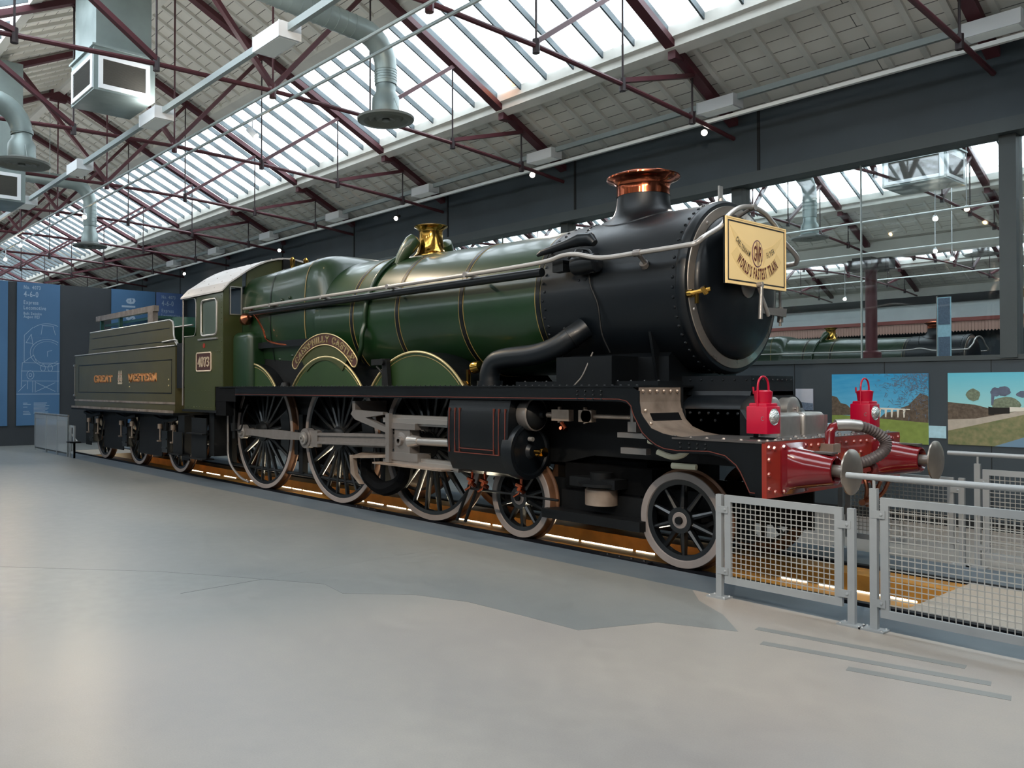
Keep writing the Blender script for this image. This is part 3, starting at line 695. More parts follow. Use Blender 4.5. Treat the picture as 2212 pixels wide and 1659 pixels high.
for (x, y, z, w_, lb_) in ((-1.5, 11.5, 5.4, True, 'warm bright spotlight at the upper right inside the big window'), (-1.9, 11.0, 5.2, False, 'pale spotlight left of the warm one inside the big window'), (-3.16, 14.6, 5.08, False, 'small white spotlight above the white pair inside the big window'), (-2.8, 14.6, 4.85, False, 'white glowing spotlight above the hanging banner in the window'), (-6.8, 18.0, 4.45, False, 'small round spotlight left of the column, low in the window')):
    spotlight((x, y, z), (x + 3, y - 8, 1.7), lb_, 'box_white', 0, warm=w_, group='spotlights seen through the window', drop=RZ - .475 * min(abs(y - 10.45), abs(y - 23.05)) - z - .05)
tag(MB().box(-20, 8, -6.22, -6.18, 5.80, 5.84).build('lighting_track', 'track_white'), 'white lighting track above the viewer, out of the picture', 'lighting track')
# lamps of the half of the hall behind the viewer, aimed at the engine
for (x, y, z, tx, tz, pw) in ((1.5, -6.2, 5.6, -4.5, 3.0, 420), (-4, -6.2, 5.6, -7.4, 2.6, 420), (-9, -6.2, 5.6, -10, 2.2, 330), (5.2, -6.2, 5.5, .9, 1.4, 330), (3.4, -6.2, 5.5, .4, 2.9, 900), (-14, -6.2, 5.6, -14, 2.0, 300), (-2, -6.2, 5.6, -3.6, .8, 360), (-7, -6.2, 5.6, -7, .9, 360), (6.8, -6.2, 5.5, 1.7, .9, 200)):
    spotlight((x, y, z), (tx, -1.0, tz), 'track spotlight above the viewer, out of the picture', 'box_white', pw * .4, (1, .84, .66), True, group='spotlights above the viewer', drop=(5.8 - z))

# ================================================================== LOCOMOTIVE
L = thing('steam_locomotive', 'long green and black steam locomotive with copper chimney cap and a headboard', 'locomotive', (0, 0, 0))
FP = 1.755; ZC = 2.75
def B(mb, name, mats, parent=None, **k): return mb.build(name, mats, parent or L, **k)

def wheel(r, nsp, tw, hub, parent, loc, flip=False, kind='driving_wheel', crank=None, label=None):
    """local axis Y, outer face at y = 0 looking to -Y"""
    rin = r - tw
    w = MB()
    w.lathe([(rin, .01), (rin - .045, .02), (rin - .045, .10), (rin, .11)], (0, 0, 0), (0, 1, 0), 48)
    w.cyl((0, -.02, 0), (0, .15, 0), hub, n=28)
    for k in range(nsp):
        a = 2 * PI * (k + .5) / nsp; c, s_ = math.cos(a), math.sin(a)
        p0 = Vector((c * hub * .8, .055, s_ * hub * .8)); p1 = Vector((c * (rin - .03), .06, s_ * (rin - .03)))
        t_ = Vector((-s_, 0, c)); y_ = Vector((0, 1, 0)); q = .028 if r > .7 else .022
        vs = []
        for p, wd, dp in ((p0, q * 1.5, .055), (p1, q, .032)):
            for i in range(8):
                b = 2 * PI * i / 8; vs.append(p + t_ * (wd * math.cos(b)) + y_ * (dp * math.sin(b)))
        w.add(vs, [(i, (i + 1) % 8, 8 + (i + 1) % 8, 8 + i) for i in range(8)])
    if crank is not None:
        a = crank; px, pz = .34 * math.cos(a), .34 * math.sin(a)
        w.cyl((px, -.02, pz), (px, .12, pz), .12, n=20)
        w.prism([(-.14 * math.sin(a), .14 * math.cos(a)), (px - .1 * math.sin(a), pz + .1 * math.cos(a)), (px + .1 * math.sin(a), pz - .1 * math.cos(a)), (.14 * math.sin(a), -.14 * math.cos(a))], -.018, .1, 'y')
        # balance weight
        arcp = [((rin - .04) * math.cos(a + PI + t), (rin - .04) * math.sin(a + PI + t)) for t in [-.42 + .84 * k / 10 for k in range(11)]] + [((rin - .3) * math.cos(a + PI + t), (rin - .3) * math.sin(a + PI + t)) for t in (.38, 0, -.38)]
        w.prism(arcp, .01, .1, 'y')
    o = w.build(kind, 'wheel_black', parent)
    o.location = loc
    if flip: o.rotation_euler = (0, 0, PI)
    t = MB()
    prof = [(rin, .012), (rin + .008, 0), (r - .006, 0), (r, .008), (r + .006, .1), (r + .03, .112), (r + .03, .13), (r + .018, .138), (rin, .138)]
    mis = [0, 0, 0, 1, 1, 1, 1, 1, 1]
    t.lathe(prof, (0, 0, 0), (0, 1, 0), 72, close=True, mis=mis)
    ty = t.build('tyre', ['tyre_grey', 'tread_brown'], o)
    if label: o['label'] = label
    return o
DX = [(-0.0, .462, 10), (-2.134, .462, 10), (-3.76, .986, 20), (-5.893, .986, 20), (-8.255, .986, 20)]
CR = PI + .04
for i, (x, r, n) in enumerate(DX):
    big = r > .7
    for s in (-1, 1):
        o = wheel(r, n, .075 if big else .078, .17 if big else .125, L, (x, s * .80, r), s > 0, 'driving_wheel' if big else 'bogie_wheel', (CR if s < 0 else PI / 2) if big else None)
        if not big:
            MB().lathe([(.038, -.022), (.075, -.024), (.08, -.02)], (0, 0, 0), (0, 1, 0), 24).build('hub_ring', 'tyre_grey', o)
            MB().cyl((0, -.05, 0), (0, 0, 0), .036, n=12).build('hub_cap', 'frame_black', o)
    B(MB().cyl((x, -.7, r), (x, .7, r), .085, n=16), 'axle', 'frame_black')
# rods
YR = -1.14
pins = [(x + .34 * math.cos(CR), r + .34 * math.sin(CR)) for x, r, n in DX[2:]]
def rod(a, b, y, w0, w1, t, name, mat_='rod_steel'):
    m = MB(); a = Vector((a[0], y, a[1])); b = Vector((b[0], y, b[1])); d = (b - a).normalized(); u = Vector((-d.z, 0, d.x)); mid = (a + b) / 2
    prof = [(a, w0), (a.lerp(b, .15), w0 * .8), (mid, max(w0, w1) * 1.2), (a.lerp(b, .85), w1 * .8), (b, w1)]
    pts = [p + u * w for p, w in prof] + [p - u * w for p, w in prof[::-1]]
    m.prism([(p.x, p.z) for p in pts], y - t / 2, y + t / 2, 'y')
    return m
m = rod(pins[2], pins[1], -1.0, .065, .065, .05, ''); B(m, 'coupling_rod', 'rod_steel')
m = rod(pins[1], pins[0], -1.0, .065, .065, .05, ''); B(m, 'coupling_rod', 'rod_steel')
XH = (-3.86, 1.05)
m = MB(); a = Vector((pins[1][0], -1.14, pins[1][1])); b = Vector((XH[0], -1.14, XH[1]))
m.beam(a, b, .035, .17).beam(a + Vector((0, -.028, .06)), b + Vector((0, -.028, .06)), .03, .035).beam(a + Vector((0, -.028, -.06)), b + Vector((0, -.028, -.06)), .03, .035)
m.cyl((a.x, -1.2, a.z), (a.x, -1.08, a.z), .15, n=24).box(a.x - .1, a.x + .32, -1.18, -1.1, a.z - .12, a.z + .12)
B(m, 'connecting_rod', 'rod_steel')
for i, (px, pz) in enumerate(pins):
    m = MB().cyl((px, -1.25 if i == 1 else -1.08, pz), (px, -.82, pz), .06, n=16).cyl((px, -1.05, pz), (px, -.95, pz), .12, n=20)
    if i == 1: m.lathe([(.02, -.02), (.05, -.02), (.052, .0), (.09, .005), (.095, .03)], (px, -1.245, pz), (0, 1, 0), 20)
    B(m, 'crank_pin', 'steel_bright')
# crosshead, slide bars, piston rod
B(MB().cyl((XH[0], -1.15, XH[1]), (-2.8, -1.15, 1.07), .05, n=16).cyl((-3.72, -1.15, 1.05), (-3.55, -1.15, 1.06), .09, .06, 16), 'piston_rod', 'steel_bright')
m = MB(); m.box(-4.0, -3.68, -1.2, -1.04, .90, 1.22).box(-4.1, -3.55, -1.22, -1.0, 1.2, 1.28).box(-4.12, -3.5, -1.22, -1.0, .80, .90)
m.lathe([(.03, -.06), (.06, -.06), (.062, -.02), (.11, -.01), (.12, .02)], (XH[0], -1.19, XH[1]), (0, 1, 0), 24)
B(m, 'crosshead', 'steel')
for z0, z1 in ((1.28, 1.34), (.75, .80)):
    B(MB().box(-4.25, -2.75, -1.2, -1.02, z0, z1).box(-4.15, -2.8, -1.16, -1.06, z0 - .03, z1 + .04), 'slide_bar', 'steel_bright')
m = MB(); m.box(-4.12, -4.04, -1.26, -1.2, .76, 1.40)
m.prism([(-4.95, 1.37), (-4.85, 1.30), (-4.12, 1.14), (-4.08, 1.2), (-4.6, 1.33), (-4.2, 1.38), (-4.2, 1.41), (-4.9, 1.43)], -1.24, -1.16)
m.box(-4.97, -4.9, -1.2, -.65, 1.34, 1.55)
B(m, 'motion_bracket', 'steel')
m = MB(); m.add([(-4.95, -1.24, .79), (-4.1, -1.26, .86), (-4.1, -.95, .86), (-4.95, -1.0, .84), (-4.95, -1.24, .76), (-4.1, -1.26, .82), (-4.1, -.95, .82), (-4.95, -1.0, .80)], [(0, 1, 2, 3), (7, 6, 5, 4), (0, 4, 5, 1), (1, 5, 6, 2), (2, 6, 7, 3), (3, 7, 4, 0)])
m.box(-4.3, -2.9, -1.34, -.98, .735, .755).prism([(-4.98, .8), (-4.9, .8), (-4.85, .55), (-4.7, .42), (-4.75, .42), (-4.95, .55)], -1.24, -1.18)
B(m, 'guide_plate', 'sheet_steel')
B(MB().tube(bez([(-4.9, -1.0, .74), (-4.85, -1.0, .5), (-4.5, -1.0, .36), (-4.1, -1.0, .5), (-4.0, -1.0, .72)], 5), .1, 8), 'motion_guard', 'dirt_and_shade_black')

# cylinder
def cyl_group(s):
    m = MB()
    poly = [(-1.26, 1.60), (-1.22, 1.635), (-.75, 1.64), (-.62, 1.6), (-.62, .85), (-.8, .74), (-1.05, .72), (-1.22, .78), (-1.29, .92), (-1.31, 1.15), (-1.30, 1.45)]
    m.prism([(p[0] * (-s), p[1]) for p in poly] if s > 0 else poly, -2.83, -1.82, 'x')
    o = B(m, 'cylinder', 'black_paint', angle=25)
    m = MB()
    for x0 in (-2.80, -2.70, -2.62, -1.87, -1.97, -2.05):
        m.box(x0, x0 + .008, s * 1.312, s * 1.2, .98, 1.5)
    for x0, x1, z in ((-2.7, -1.97, .98), (-2.62, -2.05, 1.03)): m.box(x0, x1, s * 1.316, s * 1.2, z, z + .008)
    m.build('lining', 'orange_line', o, smooth=False)
    m = MB(); m.lathe([(.0, .09), (.06, .085), (.09, .05), (.25, .035), (.27, .05), (.31, .045), (.32, .02), (.32, -.1)], (-1.80, s * 1.02, 1.03), (1, 0, 0), 36)
    m.dots([(-1.77, s * 1.02 + .285 * math.cos(a), 1.03 + .285 * math.sin(a)) for a in [2 * PI * k / 14 for k in range(14)]], .017, (1, 0, 0))
    m.build('cylinder_cover', 'smokebox_black', o)
    m = MB(); m.lathe([(.15, -.12), (.18, -.08), (.185, .05), (.17, .06)], (-1.72, s * 1.02, 1.44), (1, 0, 0), 32)
    m.build('valve_chest_ring', 'steel', o)
    m = MB().lathe([(.0, .17), (.03, .17), (.04, .13), (.1, .11), (.14, .08), (.165, .04), (.165, .0)], (-1.72, s * 1.02, 1.44), (1, 0, 0), 24)
    m.build('valve_cover', 'frame_black', o)
    m = MB().cyl((-1.68, s * 1.02, 1.03), (-1.55, s * 1.02, 1.03), .03, n=12).cyl((-1.57, s * 1.02, 1.03), (-1.54, s * 1.02, 1.03), .055, n=8).cyl((-1.62, s * 1.07, 1.0), (-1.56, s * 1.07, 1.0), .02, n=8)
    m.build('relief_valve', 'brass', o)
    MB().cyl((-1.72, s * 1.08, 1.17), (-1.66, s * 1.08, 1.17), .025, n=10).build('cover_plug', 'steel_bright', o)
    return o
cyl_group(-1); cyl_group(1)
for x in (-2.62, -2.4, -1.82):
    m = MB().cyl((x, -1.1, .74), (x, -1.1, .64), .016, n=8).cyl((x - .05, -1.12, .66), (x + .05, -1.12, .64), .024, n=8).cyl((x + .02, -1.16, .62), (x + .02, -1.08, .58), .028, n=8).tube([(x, -1.1, .64), (x - .03, -1.11, .56), (x - .1, -1.12, .52)], .012, 6)
    B(m, 'drain_cock', 'copper')
for x in (-2.7, -2.55): B(MB().cyl((x, -1.05, .62), (x - .3, -1.0, .12), .02, n=8), 'drain_pipe', 'frame_black')
B(MB().cyl((-2.7, -1.08, .54), (-1.3, -1.08, .54), .014, n=8), 'cock_rod', 'frame_black')
# valve rocker gear ahead of the cylinder
m = MB(); m.cyl((-1.52, -1.0, 1.44), (-1.40, -1.0, 1.44), .03, n=10).box(-1.42, -1.18, -1.05, -.97, 1.38, 1.50).box(-1.05, -.88, -1.05, -.97, 1.38, 1.5).cyl((-.95, -1.05, 1.44), (-.95, -.96, 1.44), .07, n=16).cyl((-.9, -1.0, 1.44), (-.35, -1.0, 1.44), .022, n=10)
for x in (-1.35, -1.0): m.cyl((x, -1.0, 1.36), (x, -1.0, 1.53), .022, n=8)
B(m, 'valve_spindle_gear', 'sheet_steel')
m = MB().box(-.42, -.32, -1.06, -.95, 1.30, 1.40).box(-.56, -.2, -1.04, -.94, 1.24, 1.29).cyl((-.37, -1.05, 1.40), (-.37, -1.05, 1.55), .022, n=8).box(-.55, -.25, -1.0, -.92, 1.08, 1.14)
B(m, 'rocker_arm', 'steel')
B(MB().cyl((-1.28, -1.05, 1.36), (-1.22, -1.05, 1.30), .025, n=8).cyl((-1.25, -1.1, 1.31), (-1.25, -1.0, 1.29), .02, n=8), 'oil_cup', 'copper')
for pts in ([(-.22, -1.0, 1.22), (-.0, -.98, 1.20), (.12, -.95, 1.23)], [(-.12, -1.0, 1.12), (.02, -.98, 1.08), (.12, -.96, 1.10), (.18, -.95, 1.15)], [(.04, -1.0, 1.0), (.28, -.97, 1.0)]):
    B(MB().tube(bez(pts, 5), .028, 8), 'lagged_pipe', 'pale_pipe')

# frames
for s in (-1, 1):
    B(MB().prism([(-9.3, .72), (-8.9, .72), (-2.9, .78), (-2.75, .85), (-1.6, .9), (-1.2, 1.0), (.55, 1.0), (.75, .86), (1.10, .86), (1.10, 1.27), (-.1, 1.27), (-.1, 1.74), (-9.3, 1.74)], s * .60, s * .63), 'main_frame', 'frame_black', angle=20)
m = MB(); m.box(-9.0, -.2, -.55, .55, 1.2, 1.7).box(-7.9, -6.7, -.55, .55, .5, 1.3).box(-5.3, -4.6, -.5, .5, .6, 1.3).box(-3.2, -.6, -.5, .5, .85, 1.3).box(-1.6, -.45, -.62, .62, .62, .9)
B(m, 'inside_motion', 'dirt_and_shade_black')
# bogie frame and equalising parts
m = MB()
for s in (-1, 1):
    m.box(-2.75, .62, s * .56, s * .59, .30, .72).box(-1.62, -.45, s * .60, s * .66, .34, .60)
m.box(-1.7, -.4, -.9, .9, .30, .40).box(-1.35, -.75, -.84, -.6, .68, .78).box(-1.5, -.6, -.6, .6, .4, .66)
B(m, 'bogie_frame', 'frame_black')
B(MB().lathe([(.0, 0), (.17, 0), (.17, .16), (.15, .18), (.0, .18)], (-1.0, -.74, .50), (0, 0, 1), 28), 'bogie_side_bearing', 'sheet_steel')
B(MB().lathe([(.0, 0), (.24, 0), (.24, .03), (.12, .06), (.12, .14), (.0, .14)], (-1.0, -.74, .70), (0, 0, 1), 28), 'bearing_cup', 'frame_black')
B(MB().strip([(-2.7, .62), (-2.3, .44), (-1.7, .36), (-.4, .34), (.2, .40), (.55, .6)], -.68, -.64, .035), 'bogie_spring', 'frame_black')
# brake gear and ash pan between the driving wheels
for x in (-4.82, -7.05, -9.55):
    B(MB().box(x - .06, x + .06, -.78, -.68, .35, 1.3).box(x - .16, x - .05, -.8, -.66, .65, 1.05), 'brake_hanger', 'frame_black')
B(MB().cyl((-9.5, -.74, .33), (-4.6, -.74, .33), .03, n=8), 'brake_rod', 'frame_black')
m = MB().tube(bez([(-9.0, -1.1, 1.5), (-9.0, -1.1, .9), (-8.95, -1.1, .45), (-8.6, -1.08, .2), (-8.3, -1.05, .12)], 5), .02, 8)
B(m, 'injector_pipe', 'steel')
m = MB().cyl((-8.72, -1.12, 1.5), (-8.72, -1.12, .85), .03, n=8).cyl((-8.72, -1.12, 1.12), (-8.72, -1.12, .98), .055, n=12).tube(bez([(-8.72, -1.12, 1.0), (-8.5, -1.1, 1.02), (-8.42, -1.1, 1.25), (-8.25, -1.1, 1.45)], 5), .015, 6)
B(m, 'injector', 'frame_black')

# footplate and valance
m = MB(); m.box(-8.95, -.11, -1.31, 1.31, FP - .018, FP)
for s in (-1, 1):
    m.dots([(-8.8 + .095 * k, s * 1.27, FP) for k in range(92)], .013, (0, 0, 1), 5)
    m.box(-2.0, -.11, s * .60, s * 1.0, FP, FP + .045); m.dots([(-1.9 + .16 * k, s * .95, FP + .045) for k in range(12)], .016, (0, 0, 1))
B(m, 'footplate', 'black_paint', angle=30)
top = [(-8.33, 1.745), (-.11, 1.745), (-.112, 1.562), (-.071, 1.46), (.015, 1.36), (.144, 1.316), (.463, 1.285), (1.12, 1.278)]
low = [(1.06, .84), (.99, .84), (.908, 1.002), (.869, 1.057), (.767, 1.132), (.611, 1.160), (.40, 1.152), (.251, 1.148), (.077, 1.188), (-.074, 1.296), (-.166, 1.446), (-.20, 1.54), (-.25, 1.585), (-.341, 1.602), (-8.33, 1.602)]
for s in (-1, 1):
    m = MB()
    # build the valance from convex-ish pieces
    n_t = [(-8.33, 1.745), (-.341, 1.745), (-.25, 1.745), (-.2, 1.745), (-.112, 1.70), (-.112, 1.6), (-.095, 1.50), (-.071, 1.46), (.015, 1.36), (.144, 1.316), (.25, 1.30), (.463, 1.285), (.62, 1.283), (.767, 1.282), (.869, 1.281), (.908, 1.28), (.99, 1.279), (1.12, 1.278)]
    n_b = [(-8.33, 1.602), (-.341, 1.602), (-.25, 1.585), (-.20, 1.54), (-.185, 1.49), (-.166, 1.446), (-.12, 1.37), (-.074, 1.296), (.0, 1.235), (.077, 1.188), (.16, 1.16), (.30, 1.148), (.611, 1.160), (.767, 1.132), (.869, 1.057), (.908, 1.002), (.99, .84), (1.12, .84)]
    y0, y1 = s * 1.30, s * 1.285
    for (a, b, c, d) in zip(n_t, n_t[1:], n_b[1:], n_b): m.prism([a, b, c, d], y0, y1)
    m.dots([(x, s * 1.30, z) for x in (-.85, -.75, -.65, -.55) for z in (1.70, 1.66, 1.62)] + [(x, s * 1.30, z) for x in (.33, .42, .5, .58) for z in (1.24, 1.20)] + [(1.08, s * 1.30, z) for z in (.92, 1.0, 1.08, 1.16, 1.23)], .014, (0, s, 0))
    o = B(m, 'valance', 'black_paint', angle=20)
    m = MB()
    for a, b in zip(n_b[:-1], n_b[1:]): m.beam((a[0], s * 1.303, a[1] + .022), (b[0], s * 1.303, b[1] + .022), .004, .007)
    m.build('lining', 'orange_line', o, smooth=False)
    # curved drop sheet to the front platform
    m = MB(); pr = [(-.112, 1.74), (-.112, 1.60), (-.095, 1.50), (-.06, 1.43), (.015, 1.36), (.144, 1.312), (.30, 1.29), (.463, 1.278)]
    m.strip(pr, s * 1.285, s * .62, -.014)
    m.dots([(-.10, s * y, 1.70) for y in (1.25, 1.14, 1.03, .92, .81, .70)] + [(-.08, s * 1.24, 1.52), (-.02, s * 1.24, 1.40)], .02, (1, 0, .1))
    o = B(m, 'drop_sheet', 'sheet_steel', angle=50)
    MB().strip([(-.091, 1.492), (-.06, 1.43), (-.05, 1.42)], s * 1.16, s * .70, .004).build('slot_shade', 'dirt_and_shade_black', o)  # black strip on the sheet paints the shade of an open slot
m = MB().box(.25, 1.13, -1.31, 1.31, 1.272, 1.290)
for s in (-1, 1): m.dots([(.25 + .16 * k, s * 1.26, 1.29) for k in range(6)], .02, (0, 0, 1))
m.dots([(1.09, -1.2 + .13 * k, 1.29) for k in range(19)], .018, (0, 0, 1)); m.dots([(.95, y, 1.29) for y in (-.75, -.45, -.3, .0, .4, .7)], .022, (0, 0, 1))
B(m, 'front_platform', 'platform_grey')

# buffer beam
m = MB().box(1.10, 1.14, -1.31, 1.31, .825, 1.285)
m.dots([(1.14, y, z) for y in (-1.27, 1.27) for z in (.9, 1.02, 1.14, 1.24)] + [(1.14, y, 1.23) for y in (-1.18, -.72, -.55, -.42, -.3, -.12, 0, .12, .28, .42, .55, 1.14)] + [(1.14, y, z) for y in (-.55, .1, .42, -.05) for z in (1.13, .95)] + [(1.14, -1.17, .87), (1.14, 1.17, .87)], .022, (1, 0, 0), 8)
bb = B(m, 'buffer_beam', 'beam_red')
for s in (-1, 1): B(MB().box(1.04, 1.10, s * 1.312, s * 1.29, .82, 1.27), 'beam_end', 'black_paint')
m = MB(); wd = slab_width('4073')
slab_text('4073', lambda a, b: ((1.152, .02 + a * .13, .97 + b * .15), (1.14, .02 + a * .13, .97 + b * .15)), m); m.build('lettering', 'letter_gold', bb, smooth=False)
for s in (-1, 1):
    m = MB(); yb = s * .87; zb = 1.054
    ring0 = []; n = 32
    def sq(a, hw, p): # superellipse
        c, q = math.cos(a), math.sin(a); return (abs(c) ** (2 / p) * (1 if c > 0 else -1) * hw, abs(q) ** (2 / p) * (1 if q > 0 else -1) * hw)
    secs = [(1.14, .215, 8), (1.155, .215, 8), (1.165, .2, 6), (1.18, .178, 4), (1.22, .166, 3), (1.30, .155, 2.4), (1.44, .128, 2.1), (1.50, .118, 2), (1.505, .105, 2), (1.46, .09, 2)]
    vs = []
    for x, hw, p in secs:
        for k in range(n):
            a = 2 * PI * k / n; u, v = sq(a, hw, p); vs.append((x, yb + u, zb + v))
    m.add(vs, [(i * n + k, i * n + (k + 1) % n, (i + 1) * n + (k + 1) % n, (i + 1) * n + k) for i in range(len(secs) - 1) for k in range(n)])
    m.dots([(1.157, yb + a, zb + b) for a in (-.185, .185) for b in (-.185, .185)], .024, (1, 0, 0), 8)
    o = B(m, 'buffer_stock', 'buffer_red')
    MB().cyl((1.44, yb, zb), (1.62, yb, zb), .05, n=20).build('buffer_spindle', 'steel', o)
    MB().lathe([(.0, .03), (.09, .025), (.16, .005), (.185, -.01), (.185, -.022), (.1, -.03), (.05, -.05)], (1.635, yb, zb), (1, 0, 0), 40).build('buffer_head', 'door_steel', o)
    m = MB().box(1.28, 1.49, yb - .05, yb + .05, zb + .135, zb + .15).build('step_pad', 'platform_grey', o)
# drawhook + coupling
m = MB().cyl((1.14, 0, 1.03), (1.3, 0, 1.03), .045, n=12).tube(bez([(1.28, 0, 1.02), (1.40, 0, 1.06), (1.44, 0, 1.0), (1.38, 0, .93), (1.31, 0, .95)], 6), .032, 8)
B(m, 'draw_hook', 'dark_red')
m = MB().tube(bez([(1.36, -.06, .98), (1.40, -.07, .85), (1.38, -.05, .72), (1.38, 0, .69), (1.38, .05, .72), (1.40, .07, .85), (1.36, .06, .98)], 5), .018, 8).cyl((1.38, -.12, .72), (1.38, .12, .72), .028, n=10).tube(bez([(1.38, -.09, .72), (1.47, -.09, .80), (1.52, -.08, .92)], 4), .016, 8).tube(bez([(1.38, .09, .72), (1.47, .09, .80), (1.52, .1, .92)], 4), .016, 8)
B(m, 'screw_coupling', 'copper_dull')
B(MB().tube([(1.20, -.33, .88), (1.20, -.33, 1.34), (1.21, -.30, 1.38), (1.24, -.24, 1.40)], .042, 14), 'vacuum_pipe', 'buffer_red')
m = MB().box(1.14, 1.26, -.40, -.26, 1.16, 1.24); B(m, 'pipe_clip', 'sheet_steel')
hp = bez([(1.23, -.26, 1.40), (1.32, -.16, 1.405), (1.42, -.02, 1.36), (1.50, .06, 1.27), (1.50, .02, 1.17), (1.42, -.12, 1.09), (1.32, -.24, 1.06), (1.2, -.33, 1.04)], 12)
n = len(hp); rs = [.044 + (.006 if k % 2 else 0) for k in range(n)]
m = MB().tube(hp, .045, 12, rs=rs); B(m, 'vacuum_hose', 'hose_grey')
B(MB().tube([Vector((1.22, -.27, 1.40)), Vector((1.3, -.19, 1.405)), Vector((1.36, -.11, 1.395))], .052, 12), 'hose_sleeve', 'aluminium')

# inside cylinder casing below the smokebox front
m = MB(); m.box(-.3, .50, -.40, .40, 1.66, 1.85)
m.dots([(.50, -.36 + .09 * k, 1.81) for k in range(9)] , .014, (1, 0, 0)); m.dots([(-.15 + .12 * k, -.40, 1.81) for k in range(6)], .014, (0, -1, 0))
prof = [(-.40, 1.70), (-.42, 1.66), (-.50, 1.63), (-.57, 1.585), (-.60, 1.53), (-.60, 1.29)]
prof += [(-a, b) for a, b in prof[::-1]]
m.prism(prof, -.12, .50, 'x')
m.dots([(-.02 + .1 * k, -.605, 1.49) for k in range(6)] + [(.1, -.605, 1.42), (.25, -.605, 1.42)], .016, (0, -1, 0))
m.prism([(-.08, 1.53), (.50, 1.53), (.66, 1.29), (-.05, 1.29)], -.60, -.52).prism([(-.08, 1.53), (.50, 1.53), (.66, 1.29), (-.05, 1.29)], .52, .60)
B(m, 'inside_cylinder_casing', 'smokebox_black', angle=30)
for s in (-1, 1):
    m = MB().cyl((.42, s * .19, 1.51), (.60, s * .19, 1.51), .128, n=32).lathe([(.135, -.012), (.135, .012), (.12, .02), (0, .02)], (.60, s * .19, 1.51), (1, 0, 0), 32)
    o = B(m, 'valve_cover_drum', 'aluminium')
    MB().cyl((.62, s * .19, 1.53), (.66, s * .19, 1.53), .012, n=8).cyl((.65, s * .19, 1.55), (.65, s * .19, 1.48), .014, n=8).build('cover_handle', 'steel', o)
    B(MB().bbox(.62, .80, s * .235 - .205, s * .235 + .205, 1.29, 1.50, .04, 4), 'valve_cover_box', 'aluminium', angle=30)
B(MB().box(.66, .78, .46, .53, 1.29, 1.47), 'lamp_iron', 'aluminium')
for s in (-1, 1):
    B(MB().box(.84, 1.02, s * .98 - .05, s * .98 + .05, 1.29, 1.305).box(.86, .875, s * .98 - .03, s * .98 + .03, 1.30, 1.34), 'lamp_bracket', 'frame_black')

# smokebox
SR = .868
m = MB().lathe([(SR, -1.75), (SR, .03)], (0, 0, ZC), (1, 0, 0), 96)
for xr in (-1.70, -.04):
    for k in range(56):
        a = 2 * PI * (k + .5) / 56; m.dots([(xr + (.015 if k % 2 else -.015) * (xr < -1), SR * math.cos(a), ZC + SR * math.sin(a))], .019, (0, math.cos(a), math.sin(a)))
for k in range(9):
    a = math.radians(100 + 5 * k); m.dots([(-1.5 + .02 * k, SR * math.cos(a), ZC + SR * math.sin(a))], .02, (0, math.cos(a), math.sin(a)))
m.dots([(-1.2, -.855, 2.88), (-1.11, -.855, 2.88)], .016, (0, -1, 0))
sb = B(m, 'smokebox', 'smokebox_black')
m = MB().lathe([(SR, -.01), (SR + .012, .015), (SR + .012, .05), (SR - .012, .085), (SR - .045, .092), (SR - .07, .085), (0.3, .075)], (0, 0, ZC), (1, 0, 0), 96)
B(m, 'smokebox_front', 'smokebox_black')
B(MB().lathe([(SR - .045, .088), (SR - .05, .10), (.735, .112), (.725, .105), (.72, .08)], (0, 0, ZC), (1, 0, 0), 96), 'door_ring', 'door_steel')
B(MB().lathe([(.73, .085), (.725, .125), (.70, .15), (.6, .185), (.4, .222), (.2, .24), (0, .245)], (0, 0, ZC), (1, 0, 0), 96), 'smokebox_door', 'smokebox_black')
m = MB().cyl((.22, 0, ZC), (.34, 0, ZC), .03, n=16).lathe([(0, .02), (.10, .015), (.12, 0), (.12, -.03)], (.25, 0, ZC), (1, 0, 0), 24)
B(m, 'door_boss', 'steel')
m = MB().cyl((.29, 0, ZC), (.40, 0, ZC), .028, n=12).cyl((.39, 0, ZC + .02), (.385, -.02, ZC - .34), .018, .022, 10).cyl((.35, 0, ZC), (.34, .22, ZC - .29), .016, .02, 10)
B(m, 'door_handle', 'steel_bright')
m = MB()
for z in (ZC + .42, ZC - .22):
    m.prism([(.28, z + .03), (.30, z - .03), (.80, z - .045), (.82, z + .045)], .20, .225, 'x').cyl((.17, .78, z - .1), (.17, .78, z + .06), .03, n=12)
m.cyl((.17, .78, ZC - .36), (.17, .78, ZC + .5), .014, n=8)
B(m, 'door_hinge', 'steel')
m = MB()
for a in (200, 188, 150, 130): m.dots([(.105, .775 * math.cos(math.radians(a)), ZC + .775 * math.sin(math.radians(a)))], .02, (1, 0, 0), 8)
B(m, 'door_stud', 'steel')
m = MB().cyl((.09, -.80, ZC - .12), (.14, -.80, ZC - .12), .04, n=10).cyl((.13, -.82, ZC - .12), (.30, -.76, ZC - .09), .022, n=8).cyl((.18, -.80, ZC - .1), (.18, -.80, ZC - .22), .02, n=8).cyl((.24, -.80, ZC - .07), (.26, -.76, ZC - .13), .03, n=8)
B(m, 'blower_cock', 'brass')
B(MB().cyl((-.05, 0, ZC + SR), (-.05, 0, ZC + SR + .06), .03, n=8).box(-.06, -.045, -.035, .035, ZC + SR + .05, ZC + SR + .19), 'top_lamp_iron', 'aluminium')
